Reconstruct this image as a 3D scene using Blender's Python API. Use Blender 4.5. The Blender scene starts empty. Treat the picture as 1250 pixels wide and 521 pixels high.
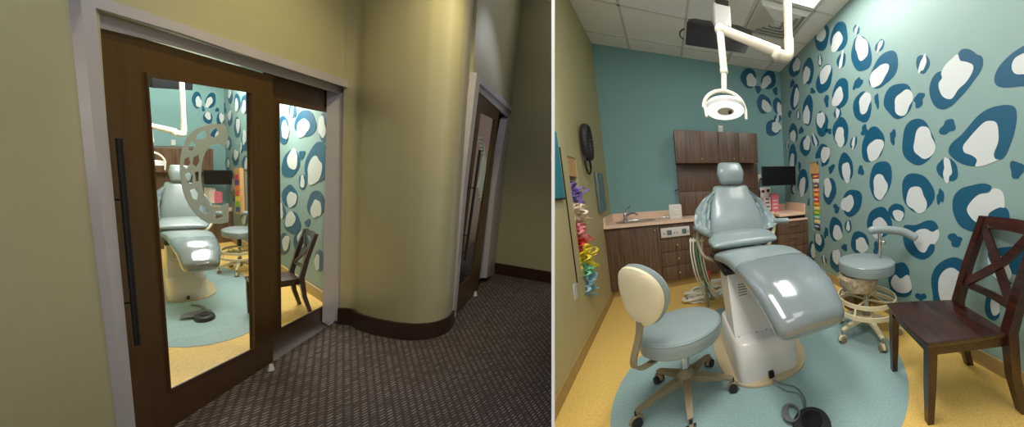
import bpy, bmesh, math, random
from mathutils import Matrix, Vector
from mathutils.geometry import tessellate_polygon
PI = math.pi
R_ = math.radians
rnd = random.Random(7)
sc = bpy.context.scene
COL = sc.collection

# ------------------------------------------------------------------ camera, world, exposure
cam_d = bpy.data.cameras.new('camera')
cam = bpy.data.objects.new('camera', cam_d)
COL.objects.link(cam)
cam.matrix_world = Matrix([[0.905679, 0.082166, -0.415925, 0], [-0.421917, 0.078409, -0.903238, 0], [-0.041603, 0.993529, 0.105681, 1.3], [0, 0, 0, 1]])
cam_d.sensor_fit = 'HORIZONTAL'
cam_d.sensor_width = 36.0
cam_d.lens = 9.27351
cam_d.shift_x = -0.2704
cam_d.shift_y = -0.0004
cam_d.clip_start = 0.02
sc.camera = cam
w = bpy.data.worlds.new('world')
sc.world = w
w.use_nodes = True
w.node_tree.nodes['Background'].inputs[0].default_value = (1.0, 0.98, 0.96, 1)
w.node_tree.nodes['Background'].inputs[1].default_value = 0.5
sc.view_settings.view_transform = 'Standard'
sc.view_settings.look = 'None'
sc.view_settings.gamma = 1.0
sc.view_settings.use_curve_mapping = False
sc.view_settings.exposure = 0.28
sc.cycles.use_denoising = True
sc.cycles.max_bounces = 10
sc.cycles.sample_clamp_indirect = 6.0

# frames: the treatment room is the world's own frame, the hallway is a second place standing beside it
FR = Matrix.Identity(4)
FH = Matrix([[-0.172674, -0.962725, 0.208191, 0], [0.976447, -0.19507, -0.092185, 0], [0.12936, 0.187369, 0.973734, 1.3], [0, 0, 0, 1]])

# lights: (frame, x, y, z, size x, size y, watts, colour, name)
def area(fr, x, y, z, sx, sy, watts, colr, rot=(0, 0, 0), spread=180):
    d = bpy.data.lights.new('ceiling_lamp', 'AREA')
    d.shape = 'RECTANGLE'; d.size = sx; d.size_y = sy; d.energy = watts; d.color = colr
    d.spread = R_(spread)
    o = bpy.data.objects.new('ceiling_lamp', d)
    COL.objects.link(o)
    o.matrix_world = fr @ Matrix.Translation((x, y, z)) @ (Matrix.Rotation(rot[2], 4, 'Z') @ Matrix.Rotation(rot[1], 4, 'Y') @ Matrix.Rotation(rot[0], 4, 'X'))
    return o
def spot(fr, loc, target, watts, colr, angle, blend=0.8, size=0.05):
    d = bpy.data.lights.new('hall_downlight_or_fill', 'SPOT')
    d.energy = watts; d.color = colr; d.spot_size = R_(angle); d.spot_blend = blend; d.shadow_soft_size = size
    o = bpy.data.objects.new('hall_downlight_or_fill', d)
    COL.objects.link(o)
    v = (Vector(target) - Vector(loc))
    o.matrix_world = fr @ Matrix.Translation(loc) @ v.to_track_quat('-Z', 'Y').to_matrix().to_4x4()
    return o
WARM = (1.0, 0.955, 0.92)
area(FR, 1.32, 2.02, 3.16, 0.56, 1.16, 20, WARM)
area(FR, 0.04, 1.02, 3.16, 0.56, 1.16, 44, WARM)
area(FR, 1.32, 0.10, 3.16, 0.56, 1.16, 6, WARM)
area(FR, 0.60, -0.9, 3.16, 1.1, 1.1, 12, WARM)
# the lit dental room seen through the sliding doors
area(FH, 4.85, 2.6, .10, 0.7, 0.5, 38, (1, 0.97, 0.9))
area(FH, 5.75, 3.25, .10, 0.5, 0.4, 15, (1, 0.97, 0.9))
# hallway
spot(FH, (2.8, 0.7, 1.7), (3.5, 1.35, -0.5), 88, (1, 0.85, 0.47), 62)
spot(FH, (3.0, 0.7, 1.7), (3.35, 1.7, 0.3), 28, (1, 0.86, 0.52), 70)
spot(FH, (3.9, 0.25, 1.7), (4.2, 1.0, 0.3), 70, (0.55, 0.62, 1.0), 50)
spot(FH, (1.9, -0.5, 1.2), (2.4, 1.66, -0.6), 190, (0.50, 0.70, 1.0), 50, 1.0, 0.3)  # added cool fill with no fixture, tints the wall left of the doors

# ------------------------------------------------------------------ materials
def mat(name, col, rough=0.5, metal=0.0, var=0.04, scale=8.0, bump=0.0, bscale=60.0, coat=0.0, emit=0.0, spec=0.5):
    m = bpy.data.materials.new(name); m.use_nodes = True
    nt = m.node_tree; b = nt.nodes['Principled BSDF']
    tc = nt.nodes.new('ShaderNodeTexCoord')
    n = nt.nodes.new('ShaderNodeTexNoise'); n.inputs['Scale'].default_value = scale; n.inputs['Detail'].default_value = 4
    nt.links.new(tc.outputs['Object'], n.inputs['Vector'])
    r = nt.nodes.new('ShaderNodeValToRGB')
    r.color_ramp.elements[0].position = 0.3; r.color_ramp.elements[1].position = 0.7
    r.color_ramp.elements[0].color = tuple(max(0, c * (1 - var)) for c in col[:3]) + (1,)
    r.color_ramp.elements[1].color = tuple(min(1, c * (1 + var)) for c in col[:3]) + (1,)
    nt.links.new(n.outputs['Fac'], r.inputs['Fac']); nt.links.new(r.outputs['Color'], b.inputs['Base Color'])
    b.inputs['Roughness'].default_value = rough; b.inputs['Metallic'].default_value = metal
    b.inputs['Coat Weight'].default_value = coat; b.inputs['Coat Roughness'].default_value = 0.08
    b.inputs['Specular IOR Level'].default_value = spec
    if bump:
        n2 = nt.nodes.new('ShaderNodeTexNoise'); n2.inputs['Scale'].default_value = bscale
        nt.links.new(tc.outputs['Object'], n2.inputs['Vector'])
        bp = nt.nodes.new('ShaderNodeBump'); bp.inputs['Strength'].default_value = bump; bp.inputs['Distance'].default_value = 0.01
        nt.links.new(n2.outputs['Fac'], bp.inputs['Height']); nt.links.new(bp.outputs['Normal'], b.inputs['Normal'])
    if emit:
        b.inputs['Emission Color'].default_value = tuple(col[:3]) + (1,); b.inputs['Emission Strength'].default_value = emit
    return m
def s(r, g, b):
    f = lambda c: (c / 255 / 12.92) if c / 255 <= 0.04045 else ((c / 255 + 0.055) / 1.055) ** 2.4
    return (f(r), f(g), f(b))
def wood(name, c1, c2, sc3, rough=0.4, coat=0.0):
    m = bpy.data.materials.new(name); m.use_nodes = True
    nt = m.node_tree; b = nt.nodes['Principled BSDF']
    tc = nt.nodes.new('ShaderNodeTexCoord'); mp = nt.nodes.new('ShaderNodeMapping'); mp.inputs['Scale'].default_value = sc3
    n = nt.nodes.new('ShaderNodeTexNoise'); n.inputs['Scale'].default_value = 1.0; n.inputs['Detail'].default_value = 8; n.inputs['Roughness'].default_value = 0.7
    r = nt.nodes.new('ShaderNodeValToRGB')
    r.color_ramp.elements[0].position = 0.35; r.color_ramp.elements[1].position = 0.66
    r.color_ramp.elements[0].color = c1 + (1,); r.color_ramp.elements[1].color = c2 + (1,)
    nt.links.new(tc.outputs['Object'], mp.inputs[0]); nt.links.new(mp.outputs[0], n.inputs['Vector'])
    nt.links.new(n.outputs['Fac'], r.inputs['Fac']); nt.links.new(r.outputs['Color'], b.inputs['Base Color'])
    b.inputs['Roughness'].default_value = rough; b.inputs['Coat Weight'].default_value = coat; b.inputs['Coat Roughness'].default_value = 0.15
    return m
def vinyl_floor(name, col, dark, light):
    m = bpy.data.materials.new(name); m.use_nodes = True
    nt = m.node_tree; b = nt.nodes['Principled BSDF']
    tc = nt.nodes.new('ShaderNodeTexCoord'); v = nt.nodes.new('ShaderNodeTexNoise'); v.inputs['Scale'].default_value = 130; v.inputs['Detail'].default_value = 3
    r = nt.nodes.new('ShaderNodeValToRGB')
    e = r.color_ramp.elements
    e[0].position = 0.36; e[0].color = dark + (1,); e[1].position = 0.64; e[1].color = light + (1,)
    x = e.new(0.44); x.color = col + (1,); x = e.new(0.58); x.color = col + (1,)
    nt.links.new(tc.outputs['Object'], v.inputs['Vector']); nt.links.new(v.outputs['Fac'], r.inputs['Fac'])
    nt.links.new(r.outputs['Color'], b.inputs['Base Color'])
    b.inputs['Roughness'].default_value = 0.38; b.inputs['Specular IOR Level'].default_value = 0.3
    return m
def carpet(name):
    m = bpy.data.materials.new(name); m.use_nodes = True
    nt = m.node_tree; b = nt.nodes['Principled BSDF']; N = nt.nodes.new; Lk = nt.links.new
    tc = N('ShaderNodeTexCoord')
    mp = N('ShaderNodeMapping'); mp.inputs['Rotation'].default_value = (0, 0, R_(30)); Lk(tc.outputs['Object'], mp.inputs[0])
    br = N('ShaderNodeTexBrick')
    br.inputs['Scale'].default_value = 26; br.inputs['Mortar Size'].default_value = 0.22; br.inputs['Mortar Smooth'].default_value = 0.4
    br.inputs['Brick Width'].default_value = 0.9; br.inputs['Row Height'].default_value = 0.6
    br.inputs['Color1'].default_value = s(150, 142, 142) + (1,); br.inputs['Color2'].default_value = s(98, 88, 86) + (1,); br.inputs['Mortar'].default_value = s(78, 68, 66) + (1,)
    Lk(mp.outputs[0], br.inputs['Vector'])
    n = N('ShaderNodeTexNoise'); n.inputs['Scale'].default_value = 220; Lk(tc.outputs['Object'], n.inputs['Vector'])
    mx = N('ShaderNodeMix'); mx.data_type = 'RGBA'; mx.blend_type = 'MULTIPLY'; mx.inputs[0].default_value = 0.8
    rr = N('ShaderNodeValToRGB'); rr.color_ramp.elements[0].position = 0.3; rr.color_ramp.elements[0].color = (0.45, 0.45, 0.45, 1); rr.color_ramp.elements[1].position = 0.7
    Lk(n.outputs['Fac'], rr.inputs['Fac']); Lk(br.outputs['Color'], mx.inputs[6]); Lk(rr.outputs['Color'], mx.inputs[7])
    Lk(mx.outputs[2], b.inputs['Base Color']); b.inputs['Roughness'].default_value = 0.95; b.inputs['Specular IOR Level'].default_value = 0.1
    bp = N('ShaderNodeBump'); bp.inputs['Strength'].default_value = 0.4; bp.inputs['Distance'].default_value = 0.01
    Lk(n.outputs['Fac'], bp.inputs['Height']); Lk(bp.outputs['Normal'], b.inputs['Normal'])
    return m
def glassmat(name, tint=(1, 1, 1), gloss=0.06):
    m = bpy.data.materials.new(name); m.use_nodes = True
    nt = m.node_tree; nt.nodes.clear(); N = nt.nodes.new; Lk = nt.links.new
    o = N('ShaderNodeOutputMaterial'); t = N('ShaderNodeBsdfTransparent'); g = N('ShaderNodeBsdfGlossy'); x = N('ShaderNodeMixShader')
    t.inputs[0].default_value = tint + (1,); g.inputs['Roughness'].default_value = 0.02; x.inputs[0].default_value = gloss
    Lk(t.outputs[0], x.inputs[1]); Lk(g.outputs[0], x.inputs[2]); Lk(x.outputs[0], o.inputs[0])
    return m
M = dict(
    olive=mat('olive_paint', s(184, 172, 126), 0.55, var=0.015, bump=0.05),
    hall_olive=mat('hall_olive_paint', s(167, 162, 130), 0.42, var=0.015, bump=0.04, bscale=90),
    teal_back=mat('deep_teal_paint', s(120, 160, 158), 0.6, var=0.015),
    teal=mat('sage_teal_paint', s(130, 158, 152), 0.5, var=0.015, bump=0.05),
    spot_dark=mat('dark_teal_mural_paint', s(5, 80, 108), 0.5, var=0.05),
    spot_light=mat('pale_mural_paint', s(200, 207, 204), 0.5, var=0.01),
    ceil=mat('ceiling_tile', s(236, 232, 224), 0.9, var=0.03, scale=60),
    grid=mat('ceiling_grid', s(205, 202, 192), 0.6),
    floor_y=vinyl_floor('yellow_vinyl', s(222, 186, 102), s(205, 168, 84), s(232, 200, 124)),
    floor_t=vinyl_floor('teal_vinyl', s(142, 170, 168), s(124, 154, 152), s(160, 184, 182)),
    base_tan=mat('tan_rubber_base', s(168, 142, 88), 0.5),
    base_dark=mat('dark_brown_base', s(58, 36, 28), 0.35),
    cab=wood('espresso_laminate', s(68, 49, 36), s(120, 93, 72), (60, 60, 1.6), 0.4),
    counter=mat('peach_laminate', s(232, 200, 172), 0.35, var=0.06, scale=120),
    vinyl=mat('grey_blue_vinyl', s(134, 148, 147), 0.32, var=0.02, bump=0.03, coat=0.25),
    film=mat('clear_plastic_film', s(118, 129, 130), 0.14, var=0.03, coat=1.0),
    fabric=mat('pale_vinyl_flap', s(144, 160, 160), 0.35, var=0.04, scale=12, bump=0.2, bscale=14, coat=0.2),
    cream=mat('cream_plastic', s(222, 210, 172), 0.4),
    plate=mat('beige_base_plate', s(186, 170, 134), 0.45),
    taupe=mat('taupe_painted_metal', s(134, 121, 94), 0.4),
    white=mat('white_enamel', s(214, 211, 203), 0.3, coat=0.3),
    lampw=mat('warm_white_enamel', s(232, 222, 200), 0.3, coat=0.3),
    chrome=mat('chrome', s(200, 200, 200), 0.15, 1.0),
    steel=mat('brushed_steel', s(170, 170, 165), 0.3, 1.0),
    brass=mat('brass_knob', s(200, 180, 130), 0.3, 0.9),
    black=mat('black_plastic', s(22, 21, 22), 0.4, spec=0.3),
    rubber=mat('black_rubber', s(30, 29, 30), 0.6),
    screen=mat('dark_screen', s(14, 14, 18), 0.45, spec=0.2),
    grey=mat('grey_cable', s(110, 115, 115), 0.5),
    hose=mat('white_hose', s(225, 220, 205), 0.5),
    greenhose=mat('green_hose', s(40, 150, 110), 0.5),
    darkwood=wood('mahogany_stain', s(22, 9, 6), s(64, 26, 15), (3, 26, 26), 0.28, 0.4),
    doorwood=wood('dark_brown_stained_door', s(68, 48, 25), s(80, 57, 30), (30, 30, 1.2), 0.38),
    trim=mat('grey_painted_trim', s(172, 167, 172), 0.4),
    seam=mat('dark_seam', s(38, 28, 24), 0.7),
    pinkm=mat('pink_card', s(226, 118, 140), 0.6), cardw=mat('pale_card', s(225, 215, 205), 0.6), maroon=mat('maroon_card', s(90, 40, 45), 0.6),
    tealboard=mat('teal_board', s(40, 120, 130), 0.5), oak=mat('light_oak', s(206, 160, 104), 0.5, var=0.1),
    mirror=mat('grey_brushed_tray', s(120, 135, 138), 0.35, 0.6),
    partition=mat('white_wall_paint', (0.9, 0.9, 0.9), 0.6, var=0.01),
    panel=mat('lit_diffuser', (1.0, 0.97, 0.9), 0.5, emit=3.0),
    ringlit=mat('lit_lamp_lens', (1.0, 0.98, 0.94), 0.4, emit=0.7),
    lens=mat('lamp_reflector', s(196, 190, 170), 0.4),
    bag=mat('crinkled_clear_bag', s(176, 160, 130), 0.15, var=0.35, scale=30, bump=1.0, bscale=40, coat=1.0),
    bin=mat('brown_bin', s(96, 62, 34), 0.5),
    glass=glassmat('door_glass'), decal=mat('frosted_decal', s(168, 182, 176), 0.6, var=0.03),
    carpet=carpet('hall_carpet'),
)
for k, c in dict(purple=(140, 118, 190), cream2=(240, 218, 188), pink2=(240, 150, 150), red=(222, 80, 74), yellow=(244, 212, 60), green=(120, 205, 160), blue=(140, 188, 208), orange=(235, 120, 50), violet=(90, 60, 140), lime=(130, 190, 50), redpink=(200, 60, 90), navy=(40, 80, 130)).items():
    M[k] = mat(k + '_fabric', s(*c), 0.6, var=0.25, scale=45)

# ------------------------------------------------------------------ mesh builder
class MB:
    def __init__(self): self.v = []; self.f = []; self.m = []; self.sm = []
    def add(self, vs, fs, mi=0, smooth=False):
        o = len(self.v); self.v += [tuple(p) for p in vs]
        for f in fs: self.f.append([i + o for i in f]); self.m.append(mi); self.sm.append(smooth)
        return self
    def box(self, a, b, mi=0, mtx=None, bev=0.0):
        (x0, y0, z0), (x1, y1, z1) = [min(p, q) for p, q in zip(a, b)], [max(p, q) for p, q in zip(a, b)]
        if bev > 0:
            bm = bmesh.new(); bmesh.ops.create_cube(bm, size=1)
            for v in bm.verts: v.co = Vector(((x0 + x1) / 2 + v.co.x * (x1 - x0), (y0 + y1) / 2 + v.co.y * (y1 - y0), (z0 + z1) / 2 + v.co.z * (z1 - z0)))
            bmesh.ops.bevel(bm, geom=bm.edges[:] , offset=min(bev, (x1 - x0) * .45, (y1 - y0) * .45, (z1 - z0) * .45), segments=3, affect='EDGES', profile=0.5)
            bm.verts.index_update()
            vs = [v.co.copy() for v in bm.verts]; fs = [[v.index for v in f.verts] for f in bm.faces]; bm.free(); sm = True
        else:
            vs = [Vector((x, y, z)) for x in (x0, x1) for y in (y0, y1) for z in (z0, z1)]
            fs = [(0, 1, 3, 2), (4, 6, 7, 5), (0, 4, 5, 1), (2, 3, 7, 6), (0, 2, 6, 4), (1, 5, 7, 3)]; sm = False
        if mtx: vs = [mtx @ v for v in vs]
        return self.add(vs, fs, mi, sm)
    def loft(self, rings, mi=0, cap=True, smooth=True, closed=True):
        n = len(rings[0]); vs = [p for r in rings for p in r]; fs = []
        for i in range(len(rings) - 1):
            for j in range(n if closed else n - 1):
                a = i * n + j; b = i * n + (j + 1) % n; fs.append((a, b, b + n, a + n))
        self.add(vs, fs, mi, smooth)
        if cap:
            self.add(rings[0], [list(range(n))[::-1]], mi, smooth); self.add(rings[-1], [list(range(n))], mi, smooth)
        return self
    def tube(self, pts, r, mi=0, seg=10, cap=True, rr=None, smoothpath=0):
        pts = [Vector(p) for p in pts]
        if smoothpath: pts = catmull(pts, smoothpath)
        rings = []; t0 = (pts[1] - pts[0]).normalized()
        up = Vector((0, 0, 1)) if abs(t0.z) < 0.9 else Vector((1, 0, 0))
        nrm = t0.cross(up).normalized()
        for i, p in enumerate(pts):
            t = (pts[min(i + 1, len(pts) - 1)] - pts[max(i - 1, 0)]).normalized()
            nrm = (nrm - t * nrm.dot(t))
            nrm = nrm.normalized() if nrm.length > 1e-6 else t.orthogonal().normalized()
            bn = t.cross(nrm); q = r if rr is None else rr[min(i, len(rr) - 1)]
            rings.append([p + (nrm * math.cos(2 * PI * k / seg) + bn * math.sin(2 * PI * k / seg)) * q for k in range(seg)])
        return self.loft(rings, mi, cap)
    def cyl(self, p, q, r, mi=0, seg=20, r2=None):
        p, q = Vector(p), Vector(q); return self.tube([p, q], r, mi, seg, rr=[r, r if r2 is None else r2])
    def lathe(self, prof, mi=0, seg=32, c=(0, 0, 0), mtx=None, sx=1.0, cap=True):
        rings = [[Vector((c[0] + sx * r * math.cos(2 * PI * k / seg), c[1] + r * math.sin(2 * PI * k / seg), c[2] + z)) for k in range(seg)] for r, z in prof]
        if mtx: rings = [[mtx @ p for p in r] for r in rings]
        return self.loft(rings, mi, cap=cap)
    def sphere(self, c, r, mi=0, seg=16, sc3=(1, 1, 1)):
        n = seg // 2
        rings = [[Vector((c[0] + sc3[0] * r * math.sin(PI * (i + .02) / (n + .04)) * math.cos(2 * PI * k / seg), c[1] + sc3[1] * r * math.sin(PI * (i + .02) / (n + .04)) * math.sin(2 * PI * k / seg), c[2] + sc3[2] * r * math.cos(PI * (i + .02) / (n + .04)))) for k in range(seg)] for i in range(n + 1)]
        return self.loft(rings, mi)
    def poly(self, pts, th, mi=0, smooth=False):
        """planar (or near-planar) outline given as 3-D points, thickened by vector th; may be concave"""
        pts = [Vector(p) for p in pts]; th = Vector(th); n = len(pts)
        tris = tessellate_polygon([pts])
        a = pts; b = [p + th for p in pts]
        self.add(a, [list(t) for t in tris], mi); self.add(b, [list(t) for t in tris], mi)
        self.add(a + b, [(i, (i + 1) % n, (i + 1) % n + n, i + n) for i in range(n)], mi, smooth)
        return self
    def holed(self, outer, holes, th, mi=0):
        loops = [[Vector(p) for p in outer]] + [[Vector(p) for p in h] for h in holes]; th = Vector(th)
        flat = [p for l in loops for p in l]; tris = [list(t) for t in tessellate_polygon(loops)]
        self.add(flat, tris, mi); self.add([p + th for p in flat], tris, mi)
        for l in loops:
            n = len(l); self.add(l + [p + th for p in l], [(i, (i + 1) % n, (i + 1) % n + n, i + n) for i in range(n)], mi)
        return self
    def build(self, name, mats, parent=None, frame=None, clip=None, base=None, sharp=38, kx=1.0):
        if not isinstance(mats, (list, tuple)): mats = [mats]
        me = bpy.data.meshes.new(name)
        vs = [Vector(p) for p in self.v]
        if kx != 1.0: vs = [Vector((p.x * kx, p.y, p.z)) for p in vs]
        off = Vector((0, 0, 0))
        if parent is None and frame is not None:
            if base is not None: off = Vector(base)
            else:
                xs = [p.x for p in vs]; ys = [p.y for p in vs]; zs = [p.z for p in vs]
                off = Vector(((min(xs) + max(xs)) / 2, (min(ys) + max(ys)) / 2, min(zs)))
            vs = [p - off for p in vs]
        bm = bmesh.new()
        bv = [bm.verts.new(p) for p in vs]
        for f, mi, smo in zip(self.f, self.m, self.sm):
            try: fc = bm.faces.new([bv[i] for i in f])
            except ValueError: continue
            fc.material_index = mi; fc.smooth = smo
        bmesh.ops.remove_doubles(bm, verts=bm.verts, dist=1e-5)
        if clip is not None:
            no, side = clip
            inv = (frame or FR)
            # world plane through the camera point, expressed in this mesh's frame
            P = inv.inverted() @ Vector((0, 0, 1.3)) - off; Nn = (inv.to_3x3().inverted() @ Vector(no)) * side
            bmesh.ops.bisect_plane(bm, geom=bm.verts[:] + bm.edges[:] + bm.faces[:], plane_co=P, plane_no=Nn, clear_inner=True, dist=1e-6)
        bmesh.ops.recalc_face_normals(bm, faces=bm.faces)
        bm.to_mesh(me); bm.free()
        for m in mats: me.materials.append(m)
        me.set_sharp_from_angle(angle=R_(sharp))
        o = bpy.data.objects.new(name, me); COL.objects.link(o)
        if parent is not None: o.parent = parent
        elif frame is not None: o.matrix_world = frame @ Matrix.Translation(off)
        return o
def catmull(P, k):
    out = []
    for i in range(len(P) - 1):
        a, b, c, d = P[max(i - 1, 0)], P[i], P[i + 1], P[min(i + 2, len(P) - 1)]
        for j in range(k):
            t = j / k
            out.append(0.5 * ((2 * b) + (c - a) * t + (2 * a - 5 * b + 4 * c - d) * t * t + (3 * b - a - 3 * c + d) * t ** 3))
    return out + [P[-1]]
def tag(o, label=None, cat=None, group=None, kind=None):
    if label: o['label'] = label
    if cat: o['category'] = cat
    if group: o['group'] = group
    if kind: o['kind'] = kind
    return o
def empty(name, label, cat, frame, loc, rz=0, group=None):
    o = bpy.data.objects.new(name, None); COL.objects.link(o); o.empty_display_size = 0.1
    o.matrix_world = frame @ Matrix.Translation(loc) @ Matrix.Rotation(rz, 4, 'Z')
    return tag(o, label, cat, group)
def copy_tree(o, parent=None):
    c = o.copy(); COL.objects.link(c)
    if parent is not None: c.parent = parent
    for ch in list(o.children): copy_tree(ch, c)
    return c
CLIP_R = ([0.953097, 0.285198, -0.10133], 1)    # the treatment room ends at the partition
CLIP_L = ([0.951577, 0.290139, -0.101594], -1)   # the hallway ends at the other face
def struct(name, mb, mats, frame, clip=None, parent=None):
    o = mb.build(name, mats, parent=parent, frame=frame, clip=clip)
    if parent is None: o['kind'] = 'structure'
    return o

# ================================================================== ROOM SHELL (treatment room)
XL, XR, YB, ZC = -0.70, 1.90, 4.25, 3.19
Y0 = -1.6
def circ(cx, cy, r, n=64): return [(cx + r * math.cos(2 * PI * i / n), cy + r * math.sin(2 * PI * i / n)) for i in range(n)]
fl = MB(); fl.poly([(XL - .1, Y0, -.06), (XR + .1, Y0, -.06), (XR + .1, YB + .1, -.06), (XL - .1, YB + .1, -.06)], (0, 0, .06), 0)
fl.poly([(x, y, 0) for x, y in circ(0.6, 1.83, 1.005)], (0, 0, .0015), 1)
struct('floor', fl, [M['floor_y'], M['floor_t']], FR, CLIP_R)
ce = MB(); ce.box((XL - .1, Y0, ZC), (XR + .1, YB + .1, ZC + .08))
g = 0.012
for x in (-.28, .36, 1.0, 1.64): ce.box((x - g, Y0, ZC - .008), (x + g, YB, ZC), 1)
for i in range(10):
    y = 3.95 - .64 * i; ce.box((XL, y - g, ZC - .008), (XR, y + g, ZC), 1)
struct('ceiling', ce, [M['ceil'], M['grid']], FR, CLIP_R)
wb = MB(); wb.box((XL - .1, YB, 0), (XR + .1, YB + .1, ZC))
wback = struct('wall_back', wb, M['teal_back'], FR)
wr = MB()
# right wall with a shallow recess for the toy rack
ra, rb, rz0, rz1 = 3.10, 3.34, 0.64, 1.60
wr.holed([(XR, Y0, 0), (XR, YB, 0), (XR, YB, ZC), (XR, Y0, ZC)], [[(XR, ra, rz0), (XR, rb, rz0), (XR, rb, rz1), (XR, ra, rz1)]], (.1, 0, 0), 0)
wr.box((XR + .1, ra - .05, rz0 - .05), (XR + .12, rb + .05, rz1 + .05), 0)
wright = struct('wall_right', wr, M['teal'], FR, CLIP_R)
wl = MB()
la, lb, lz0, lz1 = 2.70, 2.93, 0.66, 1.61
wl.holed([(XL, Y0, 0), (XL, YB, 0), (XL, YB, ZC), (XL, Y0, ZC)], [[(XL, la, lz0), (XL, lb, lz0), (XL, lb, lz1), (XL, la, lz1)]], (-.1, 0, 0), 0)
wl.box((XL - .1, la - .05, lz0 - .05), (XL - .12, lb + .05, lz1 + .05), 0)
struct('wall_left', wl, M['olive'], FR, CLIP_R)
struct('baseboard_left', MB().box((XL, Y0, 0), (XL + .012, 3.74, .10)), M['base_tan'], FR, CLIP_R)
struct('baseboard_right', MB().box((XR - .012, Y0, 0), (XR, 4.24, .10)).box((XR-.016, Y0, 0), (XR-.011, 3.4, .012)), M['base_tan'], FR)
# partition between the treatment room and the hallway, seen end-on
pa = MB()
P_ = [(-0.3175, 1.3609, 2.2191), (-0.3063, 1.3556, 2.2186), (-0.4747, 1.1949, 0.1822), (-0.486, 1.2002, 0.1827), (-0.8227, 3.5369, 3.6896), (-0.8007, 3.5267, 3.6886), (-1.2386, 3.1089, -1.6062), (-1.2606, 3.1191, -1.6052)]
pa.add(P_, [(0, 1, 2, 3), (4, 7, 6, 5), (0, 4, 5, 1), (1, 5, 6, 2), (2, 6, 7, 3), (3, 7, 4, 0)])
struct('wall_partition', pa, M['partition'], FR)

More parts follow.
